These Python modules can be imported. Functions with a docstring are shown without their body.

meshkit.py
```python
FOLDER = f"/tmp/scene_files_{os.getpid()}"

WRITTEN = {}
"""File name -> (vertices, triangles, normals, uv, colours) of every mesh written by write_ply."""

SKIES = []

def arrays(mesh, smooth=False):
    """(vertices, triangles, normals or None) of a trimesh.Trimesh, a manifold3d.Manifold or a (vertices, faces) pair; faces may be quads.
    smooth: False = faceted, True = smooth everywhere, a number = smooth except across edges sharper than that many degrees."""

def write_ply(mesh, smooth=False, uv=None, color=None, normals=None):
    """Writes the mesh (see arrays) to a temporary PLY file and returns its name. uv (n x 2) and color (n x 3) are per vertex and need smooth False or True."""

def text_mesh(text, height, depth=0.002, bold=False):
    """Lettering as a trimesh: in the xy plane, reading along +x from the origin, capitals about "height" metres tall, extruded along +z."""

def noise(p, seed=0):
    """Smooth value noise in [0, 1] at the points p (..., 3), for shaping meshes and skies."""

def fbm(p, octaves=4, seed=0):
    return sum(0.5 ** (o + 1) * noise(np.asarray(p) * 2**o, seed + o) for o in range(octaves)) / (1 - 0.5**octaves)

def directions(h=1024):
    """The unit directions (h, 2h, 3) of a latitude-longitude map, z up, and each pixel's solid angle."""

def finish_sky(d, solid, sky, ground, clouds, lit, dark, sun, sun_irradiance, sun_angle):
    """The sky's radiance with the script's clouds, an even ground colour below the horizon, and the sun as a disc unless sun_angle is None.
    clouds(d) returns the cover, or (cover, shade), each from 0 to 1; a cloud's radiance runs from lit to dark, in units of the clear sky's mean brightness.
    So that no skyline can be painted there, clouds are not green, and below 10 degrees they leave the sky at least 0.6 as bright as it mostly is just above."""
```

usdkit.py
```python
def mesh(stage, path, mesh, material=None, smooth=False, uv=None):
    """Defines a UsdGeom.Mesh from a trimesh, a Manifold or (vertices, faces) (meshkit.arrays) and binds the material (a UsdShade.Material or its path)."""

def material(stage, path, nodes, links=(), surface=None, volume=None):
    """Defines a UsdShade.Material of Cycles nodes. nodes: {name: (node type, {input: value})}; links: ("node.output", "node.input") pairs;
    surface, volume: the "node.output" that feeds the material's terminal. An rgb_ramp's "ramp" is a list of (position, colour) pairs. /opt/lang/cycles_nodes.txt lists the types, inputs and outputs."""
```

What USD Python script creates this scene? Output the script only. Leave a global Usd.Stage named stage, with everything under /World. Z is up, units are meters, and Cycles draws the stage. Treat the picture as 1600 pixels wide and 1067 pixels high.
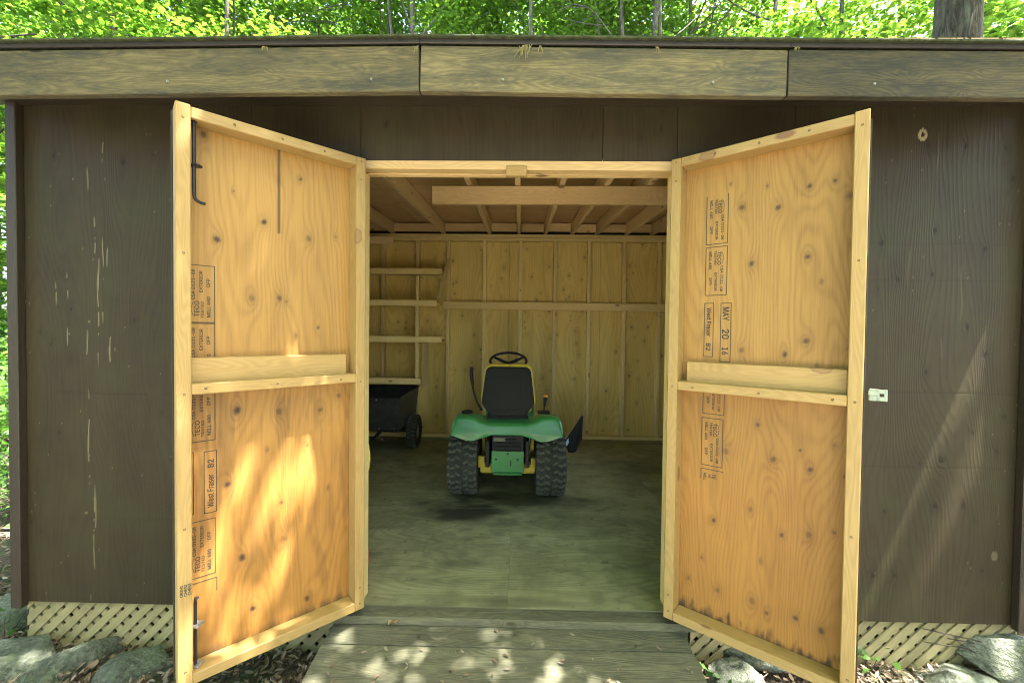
import math, numpy as np, trimesh, usdkit, meshkit
from pxr import Usd, UsdGeom, UsdLux, UsdShade, Gf, Sdf, Vt

rng = np.random.default_rng(7)
stage = Usd.Stage.CreateInMemory()
UsdGeom.SetStageUpAxis(stage, 'Z'); UsdGeom.SetStageMetersPerUnit(stage, 1.0)
UsdGeom.Xform.Define(stage, '/World'); UsdGeom.Scope.Define(stage, '/World/Looks')
V = lambda *a: np.array(a, float)
X, Y, Z = V(1, 0, 0), V(0, 1, 0), V(0, 0, 1)

# ------------------------------------------------------------------ camera, sky, sun, exposure
FPX, EYE, YAW, PITCH, ROLL = 660.56, V(.0222, -2.1263, 1.4044), .0192, .0201, .0113
def cam_dir(a, b):
    c, s = math.cos(ROLL), math.sin(ROLL); d = V((a*c+b*s)/FPX, 1, -(-a*s+b*c)/FPX)
    c, s = math.cos(PITCH), math.sin(PITCH); d = V(d[0], d[1]*c+d[2]*s, -d[1]*s+d[2]*c)
    c, s = math.cos(YAW), math.sin(YAW); return V(d[0]*c-d[1]*s, d[0]*s+d[1]*c, d[2])
fwd = cam_dir(0, 0); rgt = cam_dir(FPX, 0)-fwd; upv = cam_dir(0, -FPX)-fwd
cam = UsdGeom.Camera.Define(stage, '/World/camera')
cam.AddTransformOp().Set(Gf.Matrix4d(*rgt, 0, *upv, 0, *(-fwd), 0, *EYE, 1))
cam.CreateHorizontalApertureAttr(36.0); cam.CreateFocalLengthAttr(36.0*FPX/1600)
cam.CreateClippingRangeAttr(Gf.Vec2f(.05, 500))
EXPOSURE = 3.45
cam.CreateExposureAttr(EXPOSURE)
SUN = V(.40, -.095, 1.0); SUN /= np.linalg.norm(SUN)
usdkit.material(stage, '/World/Looks/sky', {'s': ('sky_texture', dict(sky_type='single_scattering', sun_disc=False, sun_elevation=math.asin(SUN[2]), sun_rotation=math.atan2(SUN[0], SUN[1]), aerosol_density=4.0)), 'b': ('background_shader', dict(strength=.15))}, [('s.color', 'b.color')], surface='b.background')
dome = UsdLux.DomeLight.Define(stage, '/World/sky')
UsdShade.MaterialBindingAPI.Apply(dome.GetPrim()).Bind(UsdShade.Material.Get(stage, '/World/Looks/sky'))
dome.GetPrim().SetCustomDataByKey('kind', 'structure')
sun = UsdLux.DistantLight.Define(stage, '/World/sun')
sun.CreateIntensityAttr(1.25); sun.CreateAngleAttr(.53); sun.CreateColorAttr(Gf.Vec3f(1, .955, .91)); sun.CreateNormalizeAttr(True)
sx = np.cross(Y, SUN); sx /= np.linalg.norm(sx); sy = np.cross(SUN, sx)
sun.AddTransformOp().Set(Gf.Matrix4d(*sx, 0, *sy, 0, *SUN, 0, 0, 0, 30, 1))

# ------------------------------------------------------------------ helpers
class Lk(str): pass
class G:
    def __init__(s): s.nodes, s.links, s.k = {}, [], 0
    def __call__(s, kind, **inp):
        s.k += 1; name = f'n{s.k}'; vals = {}
        for a, b in inp.items():
            if isinstance(b, Lk): s.links.append((str(b), f'{name}.{a}'))
            else: vals[a] = b
        s.nodes[name] = (kind, vals)
        return lambda o: Lk(f'{name}.{o}')
    def math(s, op, a, b=0., c=0., clamp=False): return s('math', math_type=op, value1=a, value2=b, value3=c, use_clamp=clamp)('value')
    def mix(s, f, a, b, kind='mix'): return s('mix', mix_type=kind, fac=f, color1=a, color2=b)('color')
    def ramp(s, f, *st): return s('rgb_ramp', fac=f, ramp=list(st))('color')
    def noise(s, v, scale, detail=2., rough=.5, dist=0.): return s('noise_texture', vector=v, scale=scale, detail=detail, roughness=rough, distortion=dist)('fac')
    def mapg(s, v, sc, loc=(0, 0, 0)): return s('mapping', vector=v, scale=sc, location=loc)('vector')
    def attr(s, n, o='fac'): return s('attribute', attribute=n)(o)
    def pos(s): return s('geometry')('position')
    def range(s, v, a, b, c=0., d=1.): return s('map_range', value=v, from_min=a, from_max=b, to_min=c, to_max=d, clamp=True)('result')
    def done(s, name, out): return usdkit.material(stage, f'/World/Looks/{name}', s.nodes, s.links, surface=str(out))
    def pbr(s, name, col, rough=.6, bump=None, strength=.3, dist=.002, **kw):
        if bump is not None: kw['normal'] = s('bump', height=bump, strength=strength, distance=dist)('normal')
        return s.done(name, s('principled_bsdf', base_color=col, roughness=rough, **kw)('BSDF'))

used = {}
def path_for(parent, name):
    n = used.get((parent, name), 0); used[(parent, name)] = n+1
    return f'{parent}/{name}' + (f'_{n:03d}' if n else '')
def thing(name, label=None, cat=None, group=None, kind=None, parent='/World', xf=None):
    p = path_for(parent, name); x = UsdGeom.Xform.Define(stage, p)
    if xf is not None: x.AddTransformOp().Set(xf)
    tag(p, label, cat, group, kind); return p
def tag(p, label=None, cat=None, group=None, kind=None):
    q = stage.GetPrimAtPath(p)
    for k, v in dict(label=label, category=cat, group=group, kind=kind).items():
        if v: q.SetCustomDataByKey(k, v)
def add(parent, name, mesh, mat, smooth=False, attrs=None, label=None, kind=None):
    p = path_for(parent, name); m = usdkit.mesh(stage, p, mesh, mat, smooth=smooth)
    for k, v in (attrs or {}).items():
        v = np.asarray(v, np.float32); api = UsdGeom.PrimvarsAPI(m)
        if v.ndim == 2: api.CreatePrimvar(k, Sdf.ValueTypeNames.Vector3fArray, 'vertex').Set(Vt.Vec3fArray.FromNumpy(v))
        else: api.CreatePrimvar(k, Sdf.ValueTypeNames.FloatArray, 'vertex').Set(Vt.FloatArray.FromNumpy(v))
    if label or kind: tag(p, label, kind=kind)
    return p
def unit(v): return np.asarray(v, float)/np.linalg.norm(v)
def cbox(L, w, t, c=.003):
    a = V(L, w, t)/2; P = []
    for sgn in np.ndindex(2, 2, 2):
        s = np.array(sgn)*2-1
        for k in range(3):
            q = s*a; o = np.full(3, c); o[k] = 0; P.append(q-s*o)
    return trimesh.convex.convex_hull(np.array(P))
def board(c, l, w, L, W, T, ch=.003, tone=None, knot=None):
    """chamfered timber: centre, long axis, width axis, sizes -> mesh and grain attributes"""
    l = unit(l); w = np.asarray(w, float); w = unit(w-l*(w@l)); t = np.cross(l, w)
    m = cbox(L, W, T, min(ch, W/4, T/4)); v = np.array(m.vertices)
    o_ = rng.uniform(-40, 40, 3); gp = v+o_; kc = o_+(np.array([99., 0, 0]) if knot is None else np.asarray(knot, float))
    return (np.asarray(c)+v[:, :1]*l+v[:, 1:2]*w+v[:, 2:]*t, np.array(m.faces)), dict(gp=gp, kc=np.tile(kc, (len(v), 1)), tn=np.full(len(v), rng.uniform(.86, 1.12) if tone is None else tone))
def beam(parent, name, p0, p1, w, W, T, mat, **kw):
    lab = kw.pop('label', None); p0, p1 = np.asarray(p0, float), np.asarray(p1, float)
    m, a = board((p0+p1)/2, p1-p0, w, np.linalg.norm(p1-p0), W, T, **kw)
    return add(parent, name, m, mat, attrs=a, label=lab)
def merge(*ms):
    ms = [m if isinstance(m, trimesh.Trimesh) else trimesh.Trimesh(*m, process=False) for m in ms]
    return trimesh.util.concatenate(ms)
def bx(c, s, ch=.004, R=None):
    m = cbox(*s, c=min(ch, min(s)/3)); 
    if R is not None: m.apply_transform(R)
    m.apply_translation(c); return m
def tube(pts, r, n=10, closed=False):
    p = np.asarray(pts, float); r = np.broadcast_to(r, (len(p),))
    t = (np.roll(p, -1, 0)-np.roll(p, 1, 0)) if closed else np.gradient(p, axis=0)
    t /= np.linalg.norm(t, axis=1, keepdims=True); a0 = np.cross(t[0], [.3, .5, .81]); a0 /= np.linalg.norm(a0); A = []
    for k in range(len(p)):
        a0 = a0-t[k]*(a0@t[k]); a0 /= np.linalg.norm(a0); A.append(a0)
    A = np.array(A); B = np.cross(t, A); ang = np.arange(n)*2*np.pi/n
    v = p[:, None]+r[:, None, None]*(np.cos(ang)[None, :, None]*A[:, None]+np.sin(ang)[None, :, None]*B[:, None])
    m = len(p) if closed else len(p)-1
    i, j = np.meshgrid(np.arange(m), np.arange(n), indexing='ij'); i2 = (i+1) % len(p); j2 = (j+1) % n
    q = np.stack([i*n+j, i*n+j2, i2*n+j2, i2*n+j], -1).reshape(-1, 4)
    f = np.vstack([q[:, [0, 1, 2]], q[:, [0, 2, 3]]]); v = v.reshape(-1, 3)
    if not closed:
        v = np.vstack([v, p[0], p[-1]]); e = (len(p)-1)*n; c0, c1 = len(v)-2, len(v)-1
        f = np.vstack([f, [[c0, (k+1) % n, k] for k in range(n)], [[c1, e+k, e+(k+1) % n] for k in range(n)]])
    return trimesh.Trimesh(v, f, process=False)
def spline(pts, n=24):
    from scipy.interpolate import CubicSpline
    p = np.asarray(pts, float); return CubicSpline(np.linspace(0, 1, len(p)), p)(np.linspace(0, 1, n))
def lathe(prof, n=32, axis='x'):
    """profile (along axis, radius) revolved"""
    m = trimesh.creation.revolve(np.array([(r, h) for h, r in prof]), sections=n)
    v = np.array(m.vertices); v = v[:, [2, 0, 1]] if axis == 'x' else v[:, [0, 2, 1]]*[1, 1, 1] if axis == 'y' else v
    return trimesh.Trimesh(v, m.faces, process=False)
def loft(rings):
    """closed rings of equal count -> capped solid"""
    R = np.array(rings); m, n = R.shape[:2]; v = R.reshape(-1, 3)
    i, j = np.meshgrid(np.arange(m-1), np.arange(n), indexing='ij'); j2 = (j+1) % n
    q = np.stack([i*n+j, i*n+j2, (i+1)*n+j2, (i+1)*n+j], -1).reshape(-1, 4)
    from shapely.geometry import Polygon
    f = [q[:, [0, 1, 2]], q[:, [0, 2, 3]]]
    c0, c1 = len(v), len(v)+1; v = np.vstack([v, R[0].mean(0), R[-1].mean(0)])
    f += [np.array([[c0, (k+1) % n, k] for k in range(n)]), np.array([[c1, (m-1)*n+k, (m-1)*n+(k+1) % n] for k in range(n)])]
    t = trimesh.Trimesh(v, np.vstack(f), process=False); t.fix_normals(); return t
fbm = meshkit.fbm
def panel(O, U, Vv, w, h, T=.012, grain='v', knots=(), seed=0, amp=1., freq=38., res=.007, resv=None, stain=None, hlines=(), kamp=3.2, dens=0):
    """plywood sheet: lower left corner O, right U, up Vv; the outer face is a fine grid carrying grain height h, knots k and stains s"""
    U, Vv = unit(U), unit(Vv); N = np.cross(U, Vv); nu, nv = max(2, int(w/res)), max(2, int(h/(resv or res)))
    uu, vv = np.meshgrid(np.linspace(0, w, nu), np.linspace(0, h, nv)); u, v = uu.ravel(), vv.ravel()
    a, b = (u, v) if grain == 'v' else (v, u)
    r_ = np.random.default_rng(seed); knots = list(knots)
    for _ in range(dens): knots.append((r_.uniform(.03, w-.03), r_.uniform(.03, h-.03), r_.uniform(.004, .011)))
    q = np.stack([a*2.3, b*.42, np.zeros_like(a)], 1)
    H = freq*(.55*a+amp*(.55*fbm(q, 3, seed)+.07*fbm(np.stack([a*11, b*1.5, a*0], 1), 2, seed+9)))
    K = np.zeros_like(H)
    for (ku, kv, kr, *ks) in knots:
        ks = ks[0] if ks else .55+.35*(.5+.5*np.sin(ku*91+kv*17))
        du, dv = u-ku, v-kv; da, db = (du, dv) if grain == 'v' else (dv, du)
        d2 = (da/(kr*1.5))**2+(db/(kr*3.2))**2; H += kamp*np.exp(-np.sqrt(d2+.02)*1.4)*np.sign(np.sin(ku*77+kv*31))*(kr/.014)
        th = np.arctan2(da, db); d = np.hypot(da, db*.85)*(1+.10*np.sin(2*th+ku*50)+.07*np.sin(5*th+kv*30))
        K = np.maximum(K, np.clip((kr*1.08-d)/(kr*.4), 0, 1)*ks*(.6+.4*np.clip((kr*.62-d)/(kr*.3)+.2, 0, 1))); K = np.maximum(K, .26*np.exp(-(da/(kr*1.7))**2-(db/(kr*2.8))**2))
    for z_, a_ in hlines: K = np.maximum(K, a_*np.clip(1.4-np.abs(v-z_-.002*np.sin(u*9))/.006, 0, 1)*(fbm(np.stack([u*7, v*0+z_*30, u*0], 1), 2, 3) > .4))
    S = stain(u, v) if stain else np.zeros_like(H)
    P = np.asarray(O)+u[:, None]*U+v[:, None]*Vv
    i, j = np.meshgrid(np.arange(nv-1), np.arange(nu-1), indexing='ij'); k = i*nu+j
    f = [np.stack([k, k+1, k+nu+1], -1).reshape(-1, 3), np.stack([k, k+nu+1, k+nu], -1).reshape(-1, 3)]
    c = np.array([0, nu-1, nu*nv-1, nu*(nv-1)]); n = len(P)   # edges and back
    P = np.vstack([P, P[c], P[c]-N*T]); f.append(np.array([[n+4, n+6, n+5], [n+4, n+7, n+6]]))
    for e in range(4):
        g = (e+1) % 4; f.append(np.array([[n+e, n+4+e, n+4+g], [n+e, n+4+g, n+g]]))
    ex = np.r_[c, c]; ext = lambda z: np.r_[z, z[ex]]
    gp = np.stack([a, b, a*0], 1); gp = np.vstack([gp, gp[ex]])+r_.uniform(-9, 9, 3)*[1, 1, 0]
    return (P, np.vstack(f)), dict(h=ext(H), k=ext(K), s=ext(S), gp=gp)

# ------------------------------------------------------------------ materials
def lumber(name, lo, hi, knot, rough=.55, knots=1., grey=0., bump=.25, contrast=1.):
    g = G(); gp = g.attr('gp', 'vector')
    big = g.noise(g.mapg(gp, (.9, 7, 7)), 1., 2.)
    vor = g('voronoi_texture', vector=g.mapg(gp, (4.2, 9, 9)), scale=1., randomness=1.)
    kd = vor('distance'); rad = g.math('multiply', g('separate_color', color=vor('color'))('r'), .17*knots)
    kn = g.math('multiply', g.range(g.math('subtract', rad, kd), -.035, .02), g.math('greater_than', rad, .09*knots+1e-4))
    ringf = g.math('add', g.math('multiply', big, 34.), g.math('multiply', g.math('exponent', g.math('multiply', kd, -7.)), 5.))
    ring = g.math('multiply_add', g.math('sine', g.math('multiply', ringf, 6.283)), .5, .5)
    fib = g.noise(g.mapg(gp, (4.5, 95, 95)), 1., 4., .7)
    blot = g.noise(g.mapg(gp, (1.7, 5, 5)), 1., 3.)
    f = g.math('add', g.math('multiply', ring, .20*contrast), g.math('add', g.math('multiply', fib, .46*contrast), g.math('multiply', blot, .46)))
    col = g.ramp(f, (.15, lo), (.85, hi))
    if grey:
        gr = g.range(g.math('add', g.math('multiply', g.noise(g.mapg(gp, (1.6, 12, 12)), 1., 5., .7), .6), g.math('multiply', g.noise(g.mapg(gp, (14, 75, 75)), 1., 4., .7), .4)), .40, .60)
        col = g.mix(g.math('multiply', gr, grey), col, (.05, .05, .033))
    col = g.mix(g.math('multiply', kn, .85), col, knot)
    dv = g.mapg(g('vector_math', math_type='subtract', vector1=gp, vector2=g.attr('kc', 'vector'))('vector'), (.62, 1, 1)); dl_ = g('vector_math', math_type='length', vector1=dv)('value')
    dl_ = g.math('add', dl_, g.math('multiply_add', g.noise(gp, 40., 3.), .016, -.008))
    big_k = g.math('add', g.math('multiply', g.range(dl_, .024, .019), .55), g.math('multiply', g.range(g.math('absolute', g.math('subtract', dl_, .022)), .005, .001), .45))
    col = g.mix(g.math('multiply', big_k, .8), col, knot)
    col = g.mix(1., col, g('combine_color', r=g.attr('tn'), g=g.attr('tn'), b=g.attr('tn'))('color'), 'multiply')
    return g.pbr(name, col, rough, bump=g.math('add', ring, g.math('multiply', fib, 1.4)), strength=bump, dist=.0012)
def ply(name, lo, hi, knot, stain, rough=.6, line=.5, bump=.2, spec=.5, blotch=None, fibre=.4, kmix=.85, low=None):
    g = G(); gp = g.attr('gp', 'vector'); h = g.attr('h')
    ring = g.math('multiply_add', g.math('sine', g.math('multiply', h, 6.283)), .5, .5)
    ring = g.math('power', ring, 1.8)
    fib = g.noise(g.mapg(gp, (120, 4, 1)), 1., 4., .7); blot = g.noise(g.mapg(gp, (5, 1.1, 1)), 1., 4., .6)
    f = g.math('add', g.math('multiply', ring, -line), g.math('add', g.math('multiply', fib, fibre), g.math('multiply', blot, 1.)))
    col = g.ramp(f, (.2, lo), (1.0, hi))
    if blotch is not None: col = g.mix(g.range(g.noise(gp, 3.2, 5., .65), .42, .7, 0, .75), col, blotch)
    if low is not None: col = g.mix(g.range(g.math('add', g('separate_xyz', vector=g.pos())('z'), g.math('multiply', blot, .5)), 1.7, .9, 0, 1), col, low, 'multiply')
    k = g.attr('k'); col = g.mix(g.math('multiply', k, kmix), col, knot)
    col = g.mix(g.attr('s'), col, stain)
    hb = g.math('add', g.math('add', g.math('multiply', ring, .6), g.math('multiply', fib, .8)), g.math('multiply', k, -3.))
    return g.pbr(name, col, rough, bump=hb, strength=bump, dist=.0015, specular_ior_level=spec)
def plain(name, col, rough=.5, var=.25, scale=30., bump=0., dirt=None, **kw):
    g = G(); n = g.noise(g.pos(), scale, 4., .6)
    c2 = tuple(max(0, x*(1-var)) for x in col); c3 = tuple(x*(1+var) for x in col)
    c = g.ramp(n, (.3, c2), (.7, c3))
    if dirt: c = g.mix(g.range(g.noise(g.pos(), 9., 5., .65), .45, .75, 0, .7), c, dirt)
    return g.pbr(name, c, rough, bump=n if bump else None, strength=bump, dist=.003, **kw)

M = {}
M['frame'] = lumber('door_frame_pine', (.26, .16, .045), (.40, .268, .092), (.16, .07, .03), knots=.9)
M['stud'] = lumber('stud_pine', (.55, .40, .13), (.76, .60, .26), (.16, .08, .03), knots=.8)
M['rafter'] = lumber('rafter_pine', (.56, .38, .18), (.76, .57, .30), (.15, .07, .03), knots=.8)
M['trim'] = lumber('header_spruce', (.48, .30, .115), (.72, .52, .24), (.14, .06, .03), knots=.9)
M['fascia'] = lumber('weathered_fascia', (.045, .039, .018), (.19, .152, .068), (.012, .010, .006), rough=.9, knots=.7, grey=.95, bump=.8, contrast=1.35)
M['ramp'] = lumber('weathered_ramp', (.06, .06, .032), (.16, .155, .088), (.05, .04, .02), rough=.9, knots=.6, grey=.75, bump=.9, contrast=1.3)
M['lattice'] = lumber('treated_lattice', (.22, .185, .08), (.38, .33, .16), (.12, .08, .03), rough=.7, knots=.5, grey=.12)
M['painted_trim'] = lumber('brown_painted_trim', (.022, .016, .009), (.042, .030, .017), (.02, .015, .009), rough=.5, knots=.4, bump=.3)
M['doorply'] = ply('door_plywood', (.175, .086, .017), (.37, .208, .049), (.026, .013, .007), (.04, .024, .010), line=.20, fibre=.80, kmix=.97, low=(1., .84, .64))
M['wallply'] = ply('wall_plywood', (.57, .41, .10), (.82, .63, .20), (.06, .03, .010), (.2, .13, .05), line=.25)
M['roofply'] = ply('roof_plywood', (.46, .28, .13), (.64, .44, .23), (.08, .04, .02), (.2, .13, .05), line=.3)
M['floorply'] = ply('floor_plywood', (.13, .132, .062), (.315, .315, .165), (.04, .036, .016), (.026, .026, .013), rough=.75, line=.26, fibre=.7, blotch=(.12, .12, .06), bump=.4)
M['siding'] = ply('painted_siding', (.017, .0125, .0065), (.046, .034, .0175), (.010, .007, .004), (.40, .34, .20), rough=.5, line=.16, fibre=.75, bump=.45, spec=.25, blotch=(.042, .040, .017), kmix=.9)
M['ink'] = plain('stamp_ink', (.035, .032, .022), .8, .3, 200.)
M['black_metal'] = plain('black_metal', (.012, .012, .013), .35, .3, 60., metallic=0.)
M['zinc'] = plain('zinc_plate', (.30, .30, .27), .5, .15, 80., metallic=.8)
M['hasp'] = plain('pale_hasp', (.34, .40, .31), .35, .15, 80., metallic=.3)
M['green'] = plain('green_paint', (.035, .22, .055), .33, .15, 6., dirt=(.045, .17, .055), coat_weight=.2)
M['yellow'] = plain('yellow_paint', (.62, .47, .03), .4, .12, 12., dirt=(.35, .26, .05))
M['seat'] = plain('seat_shell', (.012, .013, .010), .6, .15, 200., bump=.15, specular_ior_level=.25)
M['black_plastic'] = plain('black_plastic', (.014, .015, .014), .6, .2, 90., bump=.1, specular_ior_level=.3)
M['rubber'] = plain('tyre_rubber', (.020, .022, .016), .8, .35, 25., bump=.3, dirt=(.06, .065, .04))
M['lug'] = plain('worn_tread', (.07, .078, .055), .8, .35, 40., bump=.3)
M['cart'] = plain('cart_steel', (.018, .019, .016), .45, .25, 18., dirt=(.04, .042, .032))
M['orange'] = plain('orange_knob', (.75, .30, .04), .4, .1)
M['red'] = plain('red_plastic', (.5, .03, .02), .4, .1)
M['cord'] = plain('yellow_cord', (.7, .55, .08), .5, .1)
M['decal'] = plain('blue_white_decal', (.35, .42, .55), .4, .5, 120.)
M['drip'] = plain('brown_drip_edge', (.028, .02, .016), .5, .3, 20.)
M['shingle'] = plain('mossy_shingle', (.045, .055, .02), .95, .6, 45., bump=.5)
M['moss'] = plain('dry_moss', (.22, .19, .07), .95, .4, 90.)
M['deadleaf'] = plain('dead_leaf', (.30, .20, .09), .8, .3, 60.)
g = G(); p_ = g.pos()
n1 = g.noise(p_, 7., 6., .65); n2 = g.noise(p_, 55., 4., .7); lich = g.range(g.noise(p_, 5.2, 5., .7), .52, .62)
c = g.ramp(g.math('add', g.math('multiply', n1, .6), g.math('multiply', n2, .5)), (.35, (.035, .040, .028)), (.52, (.12, .135, .09)), (.62, (.20, .22, .16)), (.75, (.33, .34, .28)))
c = g.mix(g.math('multiply', lich, .6), c, (.15, .19, .09))
M['rock'] = g.pbr('mossy_granite', c, .85, bump=g.math('add', n1, g.math('multiply', n2, .7)), strength=1., dist=.035)
g = G(); p_ = g.pos()
n1 = g.noise(p_, 3., 6., .7); n2 = g.noise(p_, 60., 4., .7)
c = g.ramp(n2, (.3, (.03, .022, .014)), (.55, (.11, .08, .05)), (.8, (.22, .17, .12)))
c = g.mix(g.range(n1, .5, .62, 0, .8), c, (.05, .09, .02))
M['ground'] = g.pbr('forest_floor', c, .95, bump=n2, strength=.8, dist=.03)
g = G(); t = g.attr('tn'); c = g.ramp(t, (0, (.06, .038, .022)), (.35, (.16, .10, .055)), (.6, (.28, .20, .13)), (.8, (.33, .27, .21)), (1, (.12, .10, .06)))
M['litter'] = g.pbr('leaf_litter', c, .8)
def leafmat(name, a, b, trans):
    g = G(); t = g.attr('tn'); c = g.ramp(t, (0, a), (1, b))
    d = g('principled_bsdf', base_color=c, roughness=.45, specular_ior_level=.35)('BSDF')
    tr = g('translucent_bsdf', color=g.mix(1., c, trans, 'multiply'))('BSDF')
    return g.done(name, g('mix_closure', fac=.5, closure1=d, closure2=tr)('closure'))
M['leaf'] = leafmat('maple_leaf', (.03, .08, .013), (.095, .155, .026), (2.7, 2.8, 1.3))
M['fern'] = leafmat('understory_leaf', (.04, .10, .02), (.10, .19, .04), (2.0, 2.2, 1.2))
g = G(); p_ = g.mapg(g.pos(), (1, 1, .16))
b1 = g.noise(p_, 22., 5., .7, .6); b2 = g.noise(g.pos(), 6., 4., .6)
c = g.ramp(b1, (.36, (.016, .013, .009)), (.52, (.085, .07, .05)), (.75, (.20, .17, .13)))
c = g.mix(g.range(b2, .5, .7, 0, .6), c, (.10, .12, .07))
M['bark'] = g.pbr('grey_bark', c, .95, bump=b1, strength=1., dist=.05)

# ------------------------------------------------------------------ ground
def axis_pts(lim, fine, mid):
    a = np.r_[np.arange(-mid, mid, fine), np.geomspace(mid, lim, 26)]; return np.unique(np.r_[a, -np.geomspace(mid, lim, 26)])
gx, gy = axis_pts(120, .06, 4.), axis_pts(120, .06, 3.2)
XX, YY = np.meshgrid(gx, gy); q = np.stack([XX, YY, XX*0], -1)
far = np.clip((np.hypot(XX, YY)-5)/10, 0, 1)
ZZ = -.27+.05*(fbm(q*2.2, 4, 3)-.5)+.03*(fbm(q*9, 3, 4)-.5)+far*.9*(fbm(q*.12, 3, 5)-.5)
under_shed = (np.abs(XX) < 2.5) & (YY > .12) & (YY < 3.4); ZZ[under_shed] -= .03
def ground_z(x, y):
    ix = np.clip(np.searchsorted(gx, x), 1, len(gx)-1); iy = np.clip(np.searchsorted(gy, y), 1, len(gy)-1); return ZZ[iy, ix]
i, j = np.meshgrid(np.arange(len(gy)-1), np.arange(len(gx)-1), indexing='ij'); k = i*len(gx)+j
F = np.vstack([np.stack([k, k+1, k+len(gx)+1], -1).reshape(-1, 3), np.stack([k, k+len(gx)+1, k+len(gx)], -1).reshape(-1, 3)])
tag(add('/World', 'ground', (np.stack([XX, YY, ZZ], -1).reshape(-1, 3), F), M['ground'], smooth=True), kind='structure')

xs_, ys_ = np.where((gx > -4.5) & (gx < 4.5))[0], np.where((gy > -11) & (gy < -1.9))[0]
i, j = np.meshgrid(np.arange(len(ys_)-1), np.arange(len(xs_)-1), indexing='ij'); k = i*len(xs_)+j
gm = np.stack([XX, YY, ZZ+.015], -1)[np.ix_(ys_, xs_)].reshape(-1, 3)
g = G(); n1 = g('voronoi_texture', vector=g.pos(), scale=45.)('color'); n2 = g.noise(g.pos(), 1.2, 5., .6)
M['gravel'] = g.pbr('pale_gravel', g.mix(g.math('multiply', n2, .5), g.ramp(g('rgb_to_bw', color=n1)('val'), (.1, (.22, .20, .17)), (.9, (.56, .53, .47))), (.30, .26, .19)), .95)
tag(add('/World', 'gravel_yard', (gm, np.vstack([np.stack([k, k+1, k+len(xs_)+1], -1).reshape(-1, 3), np.stack([k, k+len(xs_)+1, k+len(xs_)], -1).reshape(-1, 3)])), M['gravel'], smooth=True), kind='structure')

# ------------------------------------------------------------------ shed
shed = thing('shed', 'dark brown plywood garden shed with both pale timber doors standing open', 'shed')
XL, XR, YB = -2.565, 2.535, 3.60       # outer faces of the siding
WF = .016
def front_panel(x0, x1, z0, z1, seed, knots=(), stain=None, label=None):
    m, a = panel((x0, 0, z0), X, Z, x1-x0, z1-z0, T=WF, knots=[(kx-x0, kz-z0, r) for kx, kz, r in knots], seed=seed, amp=.9, freq=60, stain=stain and (lambda u, v: stain(u+x0, v+z0)), dens=6, kamp=1.5, res=.0038 if stain else .008, resv=.009 if stain else .02, hlines=[(z_-z0, a_) for z_, a_ in (((1.54, .15), (1.07, .3), (.42, .12)) if x0 < 0 else ((1.86, .18), (1.68, .14), (1.13, .26), (.76, .26)))])
    return add(shed, 'siding_panel', m, M['siding'], attrs=a, label=label)
streaks = [(-2.111, 2.34, .20), (-2.189, 2.163, .12), (-2.096, 2.195, .08), (-2.158, 1.936, .08), (-2.155, 1.822, .28), (-2.112, 1.79, .16), (-2.089, 1.774, .12), (-2.136, 1.692, .20), (-2.14, 1.45, .5), (-2.114, 1.545, .24), (-2.08, 1.267, .10), (-2.077, 1.318, .2), (-2.194, .93, .34), (-2.196, .72, .3), (-2.164, .454, .3), (-2.145, .354, .22), (-2.171, .41, .3), (-2.173, .219, .14), (-2.20, 1.30, .22), (-2.05, 1.72, .1), (-2.36, 1.58, .12), (-2.30, 1.62, .14), (-2.44, 1.31, .12), (-2.30, 1.36, .1)]
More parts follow.
